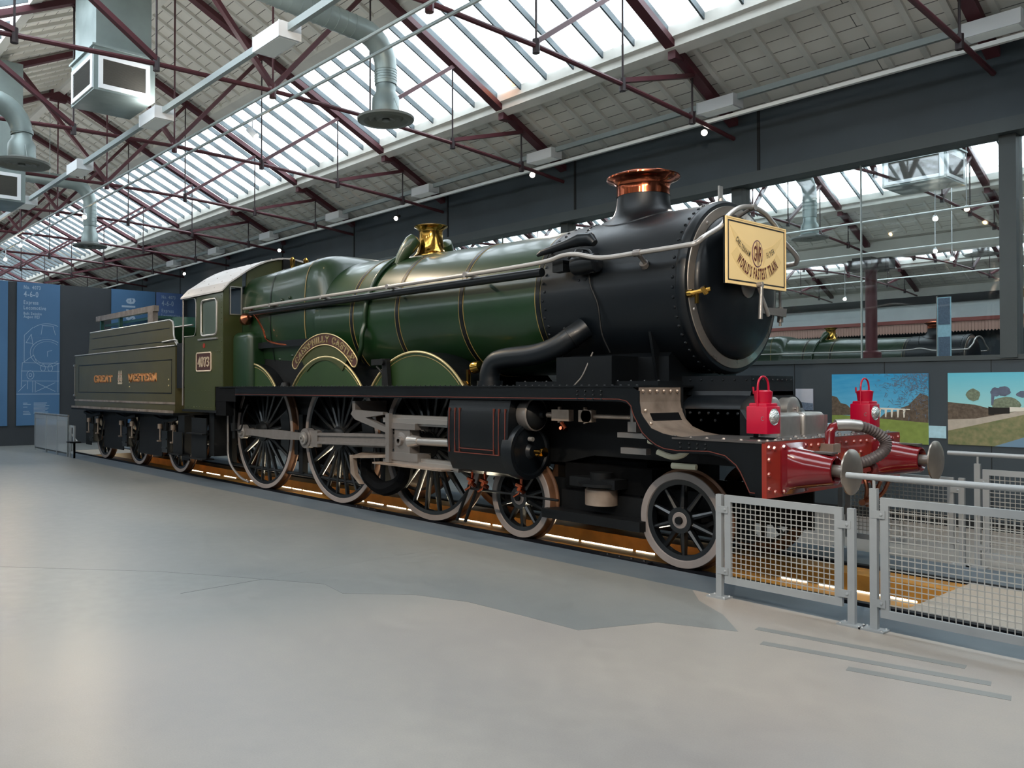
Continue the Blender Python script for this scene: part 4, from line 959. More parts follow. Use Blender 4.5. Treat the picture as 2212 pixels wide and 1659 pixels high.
# saddle
m = MB().prism([(-.62, FP), (-.62, 2.05), (-.5, 2.15), (.5, 2.15), (.62, 2.05), (.62, FP)], -1.55, -.25, 'x').box(-1.35, -.62, -1.05, -.6, FP, 2.055)
m.prism([(-.62, FP), (-.75, 2.3), (-.6, 2.2)], -.4, -.37, 'x')
B(m, 'smokebox_saddle', 'black_paint', angle=25)
B(MB().tube(bez([(-1.1, -1.05, 1.76), (-1.0, -1.05, 1.85), (-.92, -1.04, 2.0), (-.94, -.95, 2.1)], 5), .008, 6), 'oil_pipe', 'steel_bright')
B(MB().tube(bez([(-1.05, -.87, 2.95), (-1.02, -.885, 2.8), (-.93, -.88, 2.6), (-.9, -.85, 2.3), (-.85, -.78, 2.1)], 5), .01, 6).cyl((-1.05, -.88, 2.93), (-1.05, -.88, 3.05), .018, n=8), 'lubricator_pipe', 'frame_black')
# outside steam pipes
for s in (-1, 1):
    m = MB().tube(bez([(-2.36, s * 1.06, FP), (-2.36, s * 1.06, 1.90), (-2.29, s * 1.05, 2.02), (-2.12, s * 1.03, 2.07), (-1.7, s * 1.0, 2.10), (-1.45, s * .97, 2.16), (-1.28, s * .90, 2.27), (-1.18, s * .78, 2.38)], 6), .118, 24)
    m.cyl((-2.36, s * 1.06, FP), (-2.36, s * 1.06, FP + .06), .15, n=24)
    o = B(m, 'steam_pipe', 'smokebox_black')
    d_ = Vector((.12, -s * .12, .12)).normalized(); c = Vector((-1.28, s * .90, 2.27))
    MB().cyl(c - d_ * .012, c + d_ * .012, .135, n=24).build('pipe_flange', 'black_paint', o)
B(MB().lathe([(.0, .12), (.06, .11), (.075, .04), (.075, 0)], (-2.75, -.95, FP + .22), (1, 0, .2), 16).cyl((-2.85, -.95, FP), (-2.85, -.95, FP + .2), .03, n=8), 'lubricator_oil_pot', 'brass')
# chimney
def saddle(cx, R, prof, name, mats, mis=None, n=56, ztop=None):
    # prof: (radius, height above boiler surface weight, z)  weight 1 -> follows the boiler, 0 -> level ring
    m = MB(); vs = []
    for r, w, z in prof:
        for k in range(n):
            a = 2 * PI * k / n; x, y = cx + r * math.cos(a), r * math.sin(a)
            zs = ZC + math.sqrt(max(R * R - y * y, .01)) + z
            vs.append((x, y, zs * w + (ZC + R + z) * (1 - w)))
    m.v = [tuple(v) for v in vs]
    for i in range(len(prof) - 1):
        for k in range(n):
            m.f.append((i * n + k, i * n + (k + 1) % n, (i + 1) * n + (k + 1) % n, (i + 1) * n + k)); m.mi.append(mis[i] if mis else 0)
    return B(m, name, mats)
CX = -1.0
saddle(CX, SR, [(.455, 1, -.01), (.45, 1, .012), (.41, 1, .02), (.36, .95, .035), (.325, .8, .065), (.302, .55, .11), (.290, .2, .17), (.286, 0, .215), (.284, 0, .262)], 'chimney', 'smokebox_black')
zc0 = ZC + SR
B(MB().lathe([(.289, .245), (.289, .30), (.289, .345), (.296, .375), (.315, .398), (.350, .416), (.385, .43), (.398, .442), (.398, .458), (.386, .466), (.33, .468), (.325, .488), (.30, .492), (.27, .48), (.26, .3)], (CX, 0, zc0), (0, 0, 1), 72), 'chimney_cap', 'copper')
B(MB().lathe([(.27, .44), (.265, .505), (.22, .515), (.21, .49), (.2, .3)], (CX, 0, zc0), (0, 0, 1), 48), 'chimney_liner', 'frame_black')
# ejector fittings on the near side of the smokebox
m = MB(); P_ = [(-1.85, -.80, 3.235), (-1.78, -.80, 3.26), (-1.6, -.80, 3.28), (-1.4, -.79, 3.31), (-1.25, -.78, 3.335), (-1.12, -.77, 3.32), (-1.06, -.77, 3.27)]
m.tube([Vector(p) for p in P_], .05, 12, rs=[.02, .038, .045, .055, .075, .075, .04])
B(m, 'ejector_body', 'smokebox_black')
m = MB().lathe([(.0, -.1), (.10, -.09), (.11, .0), (.10, .2), (.0, .22)], (-1.1, -.93, 3.03), (1, 0, .02), 20).cyl((-1.15, -.95, 3.1), (-1.15, -.9, 3.17), .06, n=12).cyl((-.95, -.93, 2.93), (-.95, -.93, 3.13), .035, n=10).box(-1.45, -1.3, -1.0, -.88, 2.98, 3.10)
m.tube(bez([(-1.3, -.92, 3.12), (-1.2, -.9, 3.2), (-1.05, -.88, 3.18), (-.98, -.9, 3.08)], 4), .018, 8)
B(m, 'ejector_valve', 'black_paint')

# boiler barrel
def brad(x):
    K = [(-6.3, .99), (-5.2, .945), (-4., .90), (-3, .868), (-1.75, .856)]
    for (a, ra), (b, rb) in zip(K, K[1:]):
        if a <= x <= b: return ra + (rb - ra) * (x - a) / (b - a)
    return .99
B(MB().lathe([(brad(x), x) for x in (-6.3, -5.7, -5.2, -4.6, -4, -3.5, -3, -2.4, -1.75)], (0, 0, ZC), (1, 0, 0), 96), 'boiler_barrel', 'loco_green')
for x in (-1.80, -3.08, -4.33, -5.36):
    r = brad(x)
    m = MB().m(0).lathe([(r, -.03), (r + .005, -.028), (r + .005, .028), (r, .03)], (x, 0, ZC), (1, 0, 0), 96)
    for q in (-.042, .042): m.m(1).lathe([(r - .002, q - .004), (r + .0035, q - .003), (r + .0035, q + .003), (r - .002, q + .004)], (x, 0, ZC), (1, 0, 0), 96)
    B(m, 'boiler_band', ['black_paint', 'gold_line'], angle=60)
# firebox
def fsec(x, hw, zt, n=72, circ=0., R=.99):
    out = []
    for k in range(n):
        a = 2 * PI * k / n; c, s = math.cos(a), math.sin(a)
        if s >= 0:
            p = 4.6; h = zt - ZC; rr = (abs(c / hw) ** p + abs(s / h) ** p) ** (-1 / p); y, z = rr * c, rr * s
        else:
            z = s * .98; wy = hw * (1 - .22 * (-s) ** 1.5); y = wy * (1 if c > 0 else -1) * min(1, abs(c) * 3.0) ** .6
        cy, cz = R * c, R * s
        out.append((x, y * (1 - circ) + cy * circ, ZC + z * (1 - circ) + cz * circ))
    return out
secs = [fsec(-6.14, .97, 3.80, circ=1., R=.985), fsec(-6.17, .97, 3.80, circ=.75), fsec(-6.24, .97, 3.82, circ=.4), fsec(-6.34, .965, 3.835, circ=.14), fsec(-6.46, .965, 3.845, circ=.02), fsec(-6.7, .965, 3.84), fsec(-7.5, .95, 3.80), fsec(-8.85, .93, 3.755)]
n = 72; vs = [v for s in secs for v in s]
m = MB(); m.add(vs, [(i * n + k, i * n + (k + 1) % n, (i + 1) * n + (k + 1) % n, (i + 1) * n + k) for i in range(len(secs) - 1) for k in range(n)])
m.dots([(x, -.965, z) for x, z in ((-7.1, 3.19), (-7.35, 3.17), (-7.6, 3.15), (-7.85, 3.13), (-7.0, 2.25), (-7.4, 2.2))], .028, (0, -1, 0), 8)
fb = B(m, 'firebox', 'loco_green', angle=60)
for x, hw, zt in ((-6.62, .968, 3.846), (-7.75, .950, 3.796)):
    A1 = fsec(x - .012, hw, zt); A2 = fsec(x + .012, hw, zt); vs = [(a[0], a[1] * 1.004, ZC + (a[2] - ZC) * 1.004) for a in A1 + A2]
    MB().add(vs, [(k, (k + 1) % n, n + (k + 1) % n, n + k) for k in range(n)]).build('band_and_highlight', 'gold_line' if x > -7 else 'black_paint', fb)  # front band is a painted thin highlight, rear one a black line
# safety valve bonnet + clack boxes
saddle(-4.70, .922, [(.265, 1, -.01), (.262, 1, .012), (.235, .8, .03), (.205, .5, .07), (.188, .25, .13), (.178, 0, .22), (.172, 0, .33), (.178, 0, .355), (.21, 0, .385), (.243, 0, .405), (.247, 0, .418), (.235, 0, .424), (.15, 0, .42), (.14, 0, .3)], 'safety_valve_bonnet', 'brass')
for s in (-1, 1):
    m = MB().tube([Vector((-4.86, s * .50, 3.50)), Vector((-4.84, s * .45, 3.60)), Vector((-4.79, s * .38, 3.72)), Vector((-4.74, s * .32, 3.83)), Vector((-4.71, s * .28, 3.88)), Vector((-4.70, s * .26, 3.90))], .07, 16, rs=[.05, .075, .105, .115, .10, .02])
    B(m, 'clack_box', 'splasher_green')
    pts = [(-4.9 - .12 * t, s * (.945 + .0) * math.sin(.42 + 1.28 * t), ZC + .955 * math.cos(.42 + 1.28 * t)) for t in [k / 10 for k in range(11)]]
    pts = [(x, y * 1.02, ZC + (z - ZC) * 1.02) for x, y, z in pts] + [(-5.02, s * 1.0, 2.5), (-5.05, s * .99, 2.32), (-5.15, s * .95, 2.2), (-5.3, s * .85, 2.14)]
    B(MB().tube(bez(pts, 3), .035, 10), 'feed_pipe', 'loco_green')
m = MB()
for x, y in ((-8.45, -.12), (-8.38, .12)): m.lathe([(.05, 0), (.055, .1), (.035, .13), (.045, .17), (.05, .28), (.02, .32), (0, .32)], (x, y, 3.77), (0, 0, 1), 16)
B(m, 'whistle', 'brass')
# handrail, ejector pipe
for s in (-1, 1):
    pts = [(-8.45, s * 1.08, 3.10), (-6, s * 1.09, 3.095), (-3, s * 1.08, 3.085), (-1.6, s * 1.08, 3.09), (-1.25, s * 1.07, 3.13), (-1.05, s * 1.06, 3.12), (-.75, s * 1.04, 3.05), (-.3, s * 1.02, 3.05), (.18, s * .98, 3.06), (.27, s * .94, 3.08)]
    pts += [(.30, s * .86, 3.14)] + [(.30, s * .78 * math.cos(math.radians(a)), ZC + .78 * math.sin(math.radians(a))) for a in (42, 55, 70, 82, 90)]
    pb = bez(pts, 6)
    B(MB().tube(pb, .025, 12), 'handrail', 'rail_silver')
    B(MB().cyl((-8.3, s * 1.02, 3.015), (-1.6, s * 1.0, 3.0), .05, n=16), 'ejector_pipe', 'black_paint')
    for x in (-7.5, -5.95, -4.3, -2.75): B(MB().cyl((x, s * .88, 3.07), (x, s * 1.09, 3.09), .02, n=8).cyl((x, s * 1.06, 3.09), (x, s * 1.11, 3.09), .034, n=10), 'handrail_stanchion', 'steel')
    m = MB().cyl((-.35, s * .84, 2.95), (-.33, s * 1.02, 3.05), .022, n=10).cyl((-.37, s * 1.02, 3.05), (-.29, s * 1.02, 3.05), .035, n=12).cyl((-.37, s * .84, 2.94), (-.36, s * .88, 2.97), .045, n=12)
    B(m, 'handrail_stanchion', 'steel')
B(MB().cyl((.12, 0, ZC + .70), (.30, 0, ZC + .78), .02, n=8).cyl((.27, 0, ZC + .78), (.33, 0, ZC + .78), .034, n=12), 'handrail_knob', 'steel')

# splashers
def splasher(x, r=1.212, yf=-1.05, name='splasher', s=-1):
    zc = .986; a0 = math.asin((FP - zc) / r)
    P = [(x + r * math.cos(t), zc + r * math.sin(t)) for t in [a0 + (PI - 2 * a0) * k / 32 for k in range(33)]]
    yf = s * abs(yf)
    m = MB().prism(P, yf, yf - s * .02); o = B(m, name, 'splasher_green', angle=20)
    m = MB()
    for p, q in zip(P, P[1:]):
        m.add([(p[0], yf, p[1]), (q[0], yf, q[1]), (q[0], s * .60, q[1]), (p[0], s * .60, p[1])], [(0, 1, 2, 3)])
    m.build('splasher_top', 'black_paint', o)
    m = MB().tube([(p[0], yf + s * .006, p[1]) for p in P], .017, 8); m.build('beading', 'brass_trim', o)
    k_ = (r - .05) / r
    m = MB().tube([(x + (p[0] - x) * k_, yf + s * .001, zc + (p[1] - zc) * k_) for p in P if zc + (p[1] - zc) * k_ > FP], .005, 6); m.build('lining', 'gold_line', o)
    return o
for s in (-1, 1):
    splasher(-3.76, s=s); splasher(-5.893, s=s); splasher(-8.255, s=s, r=1.16)
# plating between splashers
for s in (-1, 1):
    B(MB().box(-8.8, -6.4, s * .86, s * .62, FP, 2.35), 'side_sheet', 'frame_black'); B(MB().box(-5.2, -4.4, s * .75, s * .62, FP, 2.0), 'side_sheet', 'frame_black')
# nameplate
def nameplate(s):
    cx, cz = -5.915, 1.346; ro, ri = 1.195, 1.03; A = math.radians(46.5)
    y0 = s * 1.075
    def ring(m, r0, r1, A0, A1, ya, yb, n=36):
        for k in range(n):
            t0 = A0 + (A1 - A0) * k / n; t1 = A0 + (A1 - A0) * (k + 1) / n
            m.prism([(cx + r0 * math.sin(t0), cz + r0 * math.cos(t0)), (cx + r1 * math.sin(t0), cz + r1 * math.cos(t0)), (cx + r1 * math.sin(t1), cz + r1 * math.cos(t1)), (cx + r0 * math.sin(t1), cz + r0 * math.cos(t1))], ya, yb)
    m = MB(); ring(m, ri + .01, ro - .01, -A, A, y0, y0 - s * .012); o = B(m, 'nameplate', 'plate_brown', smooth=False)
    m = MB()
    for a in (-A, A): m.prism([(cx + (ri + ro) / 2 * math.sin(a) + .08 * math.cos(t), cz + (ri + ro) / 2 * math.cos(a) + .08 * math.sin(t)) for t in [2 * PI * k / 16 for k in range(16)]], y0 + s * .001, y0 - s * .012)
    m.build('nameplate_end', 'plate_brown', o, smooth=False)
    m = MB()
    path = [(cx + ro * math.sin(t), cz + ro * math.cos(t)) for t in [-A + 2 * A * k / 36 for k in range(37)]]
    def cap(a, sg): return [(cx + (ri + ro) / 2 * math.sin(a) + .0825 * (math.sin(a) * math.cos(t) + sg * math.cos(a) * math.sin(t)), cz + (ri + ro) / 2 * math.cos(a) + .0825 * (math.cos(a) * math.cos(t) - sg * math.sin(a) * math.sin(t))) for t in [PI * k / 10 for k in range(1, 10)]]
    path += cap(A, 1) + [(cx + ri * math.sin(t), cz + ri * math.cos(t)) for t in [A - 2 * A * k / 36 for k in range(37)]] + cap(-A, -1)[::-1]
    path.append(path[0])
    m.tube([(p[0], y0 + s * .004, p[1]) for p in path], .009, 8, cap=False); m.build('plate_rim', 'brass_trim', o)
    m = MB(); h = .095; txt = 'CAERPHILLY CASTLE'; wd = slab_width(txt, .10) * h; rm = (ri + ro) / 2 - h / 2; tot = wd / (rm + h / 2); k_ = min(1.45, 2 * A * .97 / tot); tot *= k_
    def place(a, b):
        t = -tot / 2 + a * h * k_ / (rm + h / 2); t = t if s < 0 else -t; r = rm + b * h
        p = (cx + r * math.sin(t), cz + r * math.cos(t)); return ((p[0], y0 + s * .008, p[1]), (p[0], y0, p[1]))
    slab_text(txt, place, m, .2, .10); m.build('lettering', 'brass_trim', o, smooth=False)
    m = MB(); ring(m, .80, ri + .01, -.66, .66, y0 - s * .008, y0 - s * .02)
    m.build('backing_plate', 'cab_green', o, smooth=False)
nameplate(-1); nameplate(1)
# reversing reach rod, rocker on the footplate, gear
B(MB().box(-8.3, -6.3, -.99, -.95, 2.40, 2.50), 'reach_rod', 'black_paint')
B(MB().box(-8.32, -8.28, -1.0, -.94, 2.37, 2.54), 'reach_rod_end', 'aluminium')
m = MB().box(-4.62, -4.3, -1.13, -1.08, 2.04, 2.12).prism([(-4.36, 2.1), (-4.26, 2.1), (-4.22, 1.76), (-4.36, 1.76)], -1.14, -1.08).cyl((-4.33, -1.18, 2.08), (-4.33, -1.04, 2.08), .045, n=14).cyl((-4.5, -1.12, 2.02), (-4.25, -1.1, 1.84), .018, n=8)
B(m, 'rocker_lever', 'frame_black')
B(MB().lathe([(0, .07), (.06, .065), (.09, .0)], (-6.98, -1.1, FP), (0, 0, 1), 16), 'oil_lid', 'frame_black')
# tall green casing ahead of the cab
m = MB().bbox(-8.78, -8.1, -1.16, -.62, FP, 2.70, .12, 5); B(m, 'sandbox_casing', 'loco_green', angle=40)
m = MB().tube(bez([(-8.35, -1.02, 3.06), (-8.1, -1.04, 2.95), (-7.85, -1.03, 2.7), (-7.75, -1.03, 2.55), (-7.5, -1.0, 2.47), (-7.1, -.97, 2.42)], 6), .018, 8)
B(m, 'copper_pipe', 'copper')
m = MB().lathe([(.0, 0), (.09, .01), (.11, .1), (.04, .2), (0, .2)], (-8.55, -1.03, 2.90), (1, 0, .3), 16).cyl((-8.3, -1.02, 2.95), (-8.3, -1.02, 3.12), .03, n=8)
B(m, 'injector_valve', 'copper_dull')

# cab
X0, X1 = -10.42, -8.80
for s in (-1, 1):
    m = MB(); y0, y1 = s * 1.30, s * 1.27
    m.plate('y', min(y0, y1), max(y0, y1), X0, X1, FP, 3.47, [(-9.66, -9.06, 2.70, 3.30), (X0 - .01, -9.90, 2.70, 3.40)])
    m.box(X0, -9.12, y0, y1, 1.33, FP)
    m.dots([(-9.12 + .05 * 0, s * 1.302, 0 + 1.8 + .08 * k) for k in range(0)], .01)
    m.dots([(-8.86, s * 1.30, 1.85 + .1 * k) for k in range(16)] + [(-10.3 + .16 * k, s * 1.30, 1.68) for k in range(7)] + [(-10.35 + .12 * k, s * 1.30, 1.38) for k in range(10)] + [(-9.1 + .08 * k, s * 1.3, 2.38) for k in range(3)], .012, (0, s, 0), 5)
    side = B(m, 'cab_side', 'cab_green', angle=20)
    def rrect(x0, x1, z0, z1, r, n=5):
        P = []
        for cx, cz, a0 in ((x1 - r, z1 - r, 0), (x0 + r, z1 - r, 90), (x0 + r, z0 + r, 180), (x1 - r, z0 + r, 270)):
            P += [(cx + r * math.cos(math.radians(a0 + 90 * k / n)), cz + r * math.sin(math.radians(a0 + 90 * k / n))) for k in range(n + 1)]
        return P + [P[0]]
    m = MB().tube([(p[0], s * 1.305, p[1]) for p in rrect(-9.68, -9.04, 2.68, 3.32, .09)], .02, 8, cap=False).box(-9.78, -9.0, s * 1.30, s * 1.33, 2.60, 2.63)
    m.build('window_frame', 'aluminium', side)
    MB().box(-9.66, -9.06, s * 1.275, s * 1.285, 2.70, 3.30).build('window_glass', 'cab_glass', side)
    m = MB().tube([(X0, s * 1.31, 2.70), (-9.98, s * 1.31, 2.70), (-9.92, s * 1.31, 2.76), (-9.90, s * 1.31, 2.85), (-9.90, s * 1.31, 3.3), (-9.94, s * 1.31, 3.38), (-10.05, s * 1.31, 3.41), (X0, s * 1.31, 3.41)], .008, 6)
    m.build('opening_beading', 'aluminium', side)
    m = MB().box(-9.87, -9.25, s * 1.302, s * 1.31, 2.04, 2.37); pl = m.build('number_plate', 'plate_brown', side, smooth=False)
    m = MB().tube([(p[0], s * 1.31, p[1]) for p in rrect(-9.87, -9.25, 2.04, 2.37, .04)], .014, 6, cap=False)
    wd = slab_width('4073'); k_ = .48 / wd
    slab_text('4073', lambda a, b: ((((-9.80 + a * k_) if s < 0 else (-9.32 - a * k_)), s * 1.322, 2.12 + b * .17), (((-9.80 + a * k_) if s < 0 else (-9.32 - a * k_)), s * 1.31, 2.12 + b * .17)), m, .15)
    pl.location = (0, 0, 0); o = m.build('cab_digits', 'cream_letter', side, smooth=False)
    m = MB().cyl((-9.56, s * 1.302, 2.50), (-9.56, s * 1.308, 2.50), .045, n=16); m.build('route_disc', 'beam_red', side)
    B(MB().cyl((-10.5, s * 1.30, 1.4), (-10.5, s * 1.30, 3.44), .016, n=8), 'cab_pillar', 'steel')
    B(MB().strip([(-9.14, 1.30), (-9.10, 1.50), (-9.0, 1.66), (-8.9, 1.74)], s * 1.29, s * .9, .02).box(-9.1, -8.33, s * 1.295, s * 1.28, 1.50, FP).box(-9.1, -8.7, s * 1.29, s * 1.1, 1.25, 1.5), 'cab_step_riser', 'dirt_and_shade_black')
    B(MB().box(-10.19, -9.55, s * 1.26, s * 1.24, .42, 1.18).box(-10.25, -9.55, s * 1.34, s * 1.1, .42, .44).box(-10.25, -9.55, s * 1.34, s * 1.1, .88, .90).box(-9.55, -9.35, s * 1.2, s * .9, .5, 1.3), 'cab_steps', 'frame_black')
B(MB().box(X0 - .1, -9.05, -1.30, 1.30, 1.29, 1.335), 'cab_floor', 'frame_black')
rp = [(-1.345, 3.445), (-1.20, 3.60), (-1.05, 3.70), (-.86, 3.835), (-.66, 3.95), (-.46, 4.04), (-.24, 4.10), (0, 4.125)]; rp = rp + [(-a, b) for a, b in rp[-2::-1]]
m = MB()
for p, q in zip(rp, rp[1:]): m.prism([p, q, (q[0], q[1] - .03), (p[0], p[1] - .03)], -10.52, -8.74, 'x')
for p, q in zip(rp[:7], rp[1:8]):
    nrm = (0, -(q[1] - p[1]), q[0] - p[0])
    for x in (-10.3, -9.75, -9.2, -8.8): m.dots([(x, (p[0] + q[0]) / 2, (p[1] + q[1]) / 2)], .014, nrm)
B(m, 'cab_roof', 'roof_grey', angle=30)
m = MB(); inn = [(a * .985, b - .03) for a, b in rp]
top_ = [p for p in inn if abs(p[0]) < .95]
m.prism([(-.94, FP), (.94, FP)] + [(p[0], p[1]) for p in top_[::-1]], -8.82, -8.79, 'x')
for s in (-1, 1):
    m.box(-8.82, -8.79, s * .94, s * 1.29, FP, 3.02).box(-8.82, -8.79, s * 1.19, s * 1.29, 3.02, 3.5).prism([(s * .94, 3.50), (s * 1.24, 3.50), (s * 1.24, 3.54), (s * .94, 3.76)], -8.82, -8.79, 'x')
B(m, 'cab_front', 'cab_green', angle=20)
for s in (-1, 1): B(MB().plate('x', -8.79, -8.77, min(s * .95, s * 1.18), max(s * .95, s * 1.18), 3.02, 3.52, [(min(s * .97, s * 1.165), max(s * .97, s * 1.165), 3.035, 3.505)]), 'spectacle_frame', 'aluminium')
B(MB().box(-10.4, -9.2, -1.2, -.7, 1.34, 2.2).box(-8.95, -8.85, -.8, .8, 1.34, 3.3), 'cab_backhead', 'dirt_and_shade_black')
B(MB().box(-8.9, -8.74, -.14, .14, 3.75, 4.09), 'roof_vent_shutter', 'frame_black')

# headboard (hung on the smokebox door)
HX = .345
hb = thing('headboard', 'cream headboard reading Cheltenham Flyer, World\'s Fastest Train, hung on the smokebox door', 'headboard', (HX, 0, 3.05))
MB().box(-.012, 0, -.56, .56, -.315, .315).build('board', 'board_yellow', hb)
MB().plate('x', -.016, .004, -.565, .565, -.32, .32, [(-.552, .552, -.307, .307)]).build('rim', 'board_yellow', hb)
MB().plate('x', 0, .0025, -.535, .535, -.29, .29, [(-.522, .522, -.277, .277)]).build('border_line', 'ink_black', hb)
MB().box(-.03, -.012, -.568, .568, -.32, .32).build('back', 'frame_black', hb)
m = MB(); el = [(.075 * math.cos(t) * 1.35, .15 * math.sin(t) * .9) for t in [2 * PI * k / 32 for k in range(32)]]; m.prism([(a, b + .01) for a, b in el], .0, .004, 'x'); lg = m.build('monogram_disc', 'logo_plum', hb, smooth=False)
m = MB(); m.prism([(a * .9, b * .92 + .01) for a, b in el], .004, .005, 'x'); m.build('monogram_ground', 'board_yellow', hb, smooth=False)
m = MB()
for ch, c0, wd_, hh in (('G', -.078, .05, .15), ('W', -.034, .068, .23), ('R', .03, .05, .15)):
    vs, fs, w = fchar(ch, .02); m.add([(.0075, c0 + v[0] / w * wd_, .01 - hh / 2 + v[1] * hh) for v in vs], fs)
m.build('monogram', 'dark_red', hb, smooth=False)
m = MB()
for s in (-1, 1): m.prism([(s * .50, .24), (s * .42, .13), (s * .3, .03), (s * .16, -.03), (s * .11, -.1), (s * .11, .06), (s * .3, .12)], 0, .0015, 'x')
for k in range(24):
    t0 = math.radians(-52 + 104 * k / 24); t1 = math.radians(-52 + 104 * (k + 1) / 24); r0, r1 = .47, .60; zc_ = .34
    m.prism([(r0 * math.sin(t0), zc_ - r0 * math.cos(t0)), (r1 * math.sin(t0), zc_ - r1 * math.cos(t0)), (r1 * math.sin(t1), zc_ - r1 * math.cos(t1)), (r0 * math.sin(t1), zc_ - r0 * math.cos(t1))], 0, .0012, 'x')
m.build('wings_and_scroll', 'wing_tan', hb, smooth=False)
def arctext(txt, r, zc_, mid, h, col, name, bold=.02, sp=.12, space=.4, squash=1.0):
    m = MB(); wd = font_width(txt, bold, sp, space) * h * squash; tot = wd / r
    font_text(txt, lambda a, b: (.0065, (r - b * h + 0) * math.sin(mid - tot / 2 + a * h * squash / r), zc_ - (r - b * h) * math.cos(mid - tot / 2 + a * h * squash / r)), m, bold, sp, space)
    m.build(name, col, hb, smooth=False)
arctext("WORLD'S FASTEST TRAIN", .582, .34, 0, .105, 'dark_red', 'lettering', .028, .2, .5, .53)
arctext('CHELTENHAM', .60, .545, -.50, .056, 'ink_black', 'lettering', .012, .24, .35, .68)
arctext('FLYER', .62, .575, .43, .056, 'ink_black', 'lettering', .012, .35, .35, .75)

# signal lamps on the buffer beam
def lamp():
    t = thing('signal_lamp', 'x', 'lamp', (0, 0, 0))
    MB().bbox(-.1, .1, -.1, .1, 0, .235, .012, 2).bbox(-.085, .085, -.085, .085, .23, .262, .012, 2).box(-.11, -.1, -.03, .03, .08, .18).build('body', 'lamp_red', t)
    MB().cyl((0, 0, .255), (0, 0, .36), .066, .078, 20).cyl((0, 0, .36), (0, 0, .372), .07, .055, 20).cyl((-.07, -.03, .34), (-.075, -.03, .40), .008, n=6).build('lamp_chimney', 'lamp_red', t)
    P = [(0, -.085, .23)] + [(0, -.078 * math.cos(a), .40 + .09 * math.sin(a)) for a in [PI * k / 10 for k in range(11)]] + [(0, .085, .23)]
    MB().tube(P, .009, 8).build('handle', 'lamp_red', t)
    MB().lathe([(.0, .035), (.03, .032), (.055, .018), (.064, 0), (.072, .004), (.072, -.005)], (.1, 0, .145), (1, 0, 0), 28).build('lens', 'lens_glass', t)
    MB().tube([(.012 * math.cos(a) + .06, -.102, .13 + .016 * math.sin(a)) for a in [math.radians(40 + 280 * k / 12) for k in range(13)]], .003, 5).build('maker_mark', 'aluminium', t)
    return t
l1 = lamp(); l1.location = (.935, -.98, 1.34); l1.rotation_euler = (0, 0, -.08); tag(l1, 'red signal lamp on the near end of the buffer beam, larger in view', 'lamp', 'red signal lamps')
l2 = copy_tree(l1); l2.location = (.935, 1.0, 1.34); tag(l2, 'red signal lamp on the far buffer beam end, before the viaduct picture')

# ================================================================== TENDER
T = thing('tender', 'olive green tender lettered Great Western behind the cab', 'tender', (-14.1, 0, 0))
T.location = (0, 0, 0)
def TB(mb, name, mats, **k): return mb.build(name, mats, T, **k)
for i, x in enumerate((-11.82, -14.106, -16.392)):
    for s in (-1, 1): wheel(.625, 12, .07, .13, T, (x, s * .80, .625), s > 0, 'tender_wheel')
    TB(MB().cyl((x, -1.0, .625), (x, 1.0, .625), .08, n=14), 'axle', 'frame_black')
    for s in (-1, 1):
        TB(MB().box(x - .14, x + .14, s * 1.12, s * .98, .42, .86).box(x - .12, x + .12, s * 1.14, s * 1.1, .5, .53).box(x - .12, x + .12, s * 1.14, s * 1.1, .68, .71), 'axle_box', 'wheel_black')
        TB(MB().strip([(x - .62, 1.16), (x - .3, 1.11), (x, 1.09), (x + .3, 1.11), (x + .62, 1.16)], s * 1.12, s * 1.04, -.06).box(x - .03, x + .03, s * 1.1, s * 1.06, .86, 1.1), 'leaf_spring', 'frame_black')
        for q in (-.34, .34):
            TB(MB().cyl((x + q, s * 1.08, .66), (x + q, s * 1.08, .98), .016, n=8).cyl((x + q, s * 1.08, .89), (x + q, s * 1.08, .99), .048, n=12).box(x + q - .07, x + q, s * 1.12, s * 1.05, .62, .65), 'spring_hanger', 'sheet_steel')
for s in (-1, 1):
    m = MB(); hl = [(-12.32, -11.32, .3, .98), (-14.6, -13.6, .3, .98), (-16.9, -15.9, .3, .98)]
    m.plate('y', min(s * .97, s * .95), max(s * .97, s * .95), -17.3, -10.95, .98, 1.22, [(a, b, .3, 1.08) for a, b, c, d in hl])
    for a, b, c, d in hl:
        xc = (a + b) / 2
        m.prism([(xc - .42, 1.08), (xc - .16, .45), (xc - .22, .45), (xc - .5, 1.0)], s * .97, s * .95).prism([(xc + .42, 1.08), (xc + .16, .45), (xc + .22, .45), (xc + .5, 1.0)], s * .97, s * .95)
    TB(m, 'tender_frame', 'frame_black', angle=20)
TB(MB().box(-17.3, -10.95, -.6, .6, 1.0, 1.25), 'under_tank', 'dirt_and_shade_black')
m = MB().box(-17.38, -10.93, -1.31, 1.31, 1.20, 1.245); TB(m, 'tender_platform', 'frame_black')
m = MB()
for s in (-1, 1): m.box(-17.38, -10.93, s * 1.315, s * 1.295, 1.24, 1.29).box(-17.3, -10.97, s * 1.262, s * 1.25, 1.41, 1.45)
TB(m, 'platform_edge', 'sheet_steel')
m = MB().box(-17.28, -10.98, -1.25, 1.25, 1.245, 2.54); tk = TB(m, 'tank', 'tender_green')
m = MB()
for s in (-1, 1): m.strip([(-1.25 * -s, 2.54), (-1.27 * -s, 2.56)], -17.28, -10.98, .02, 'x')
for s in (-1, 1): TB(MB().tube([(-17.28, s * 1.26, 2.545), (-10.98, s * 1.26, 2.565)], .014, 8), 'coping', 'aluminium')
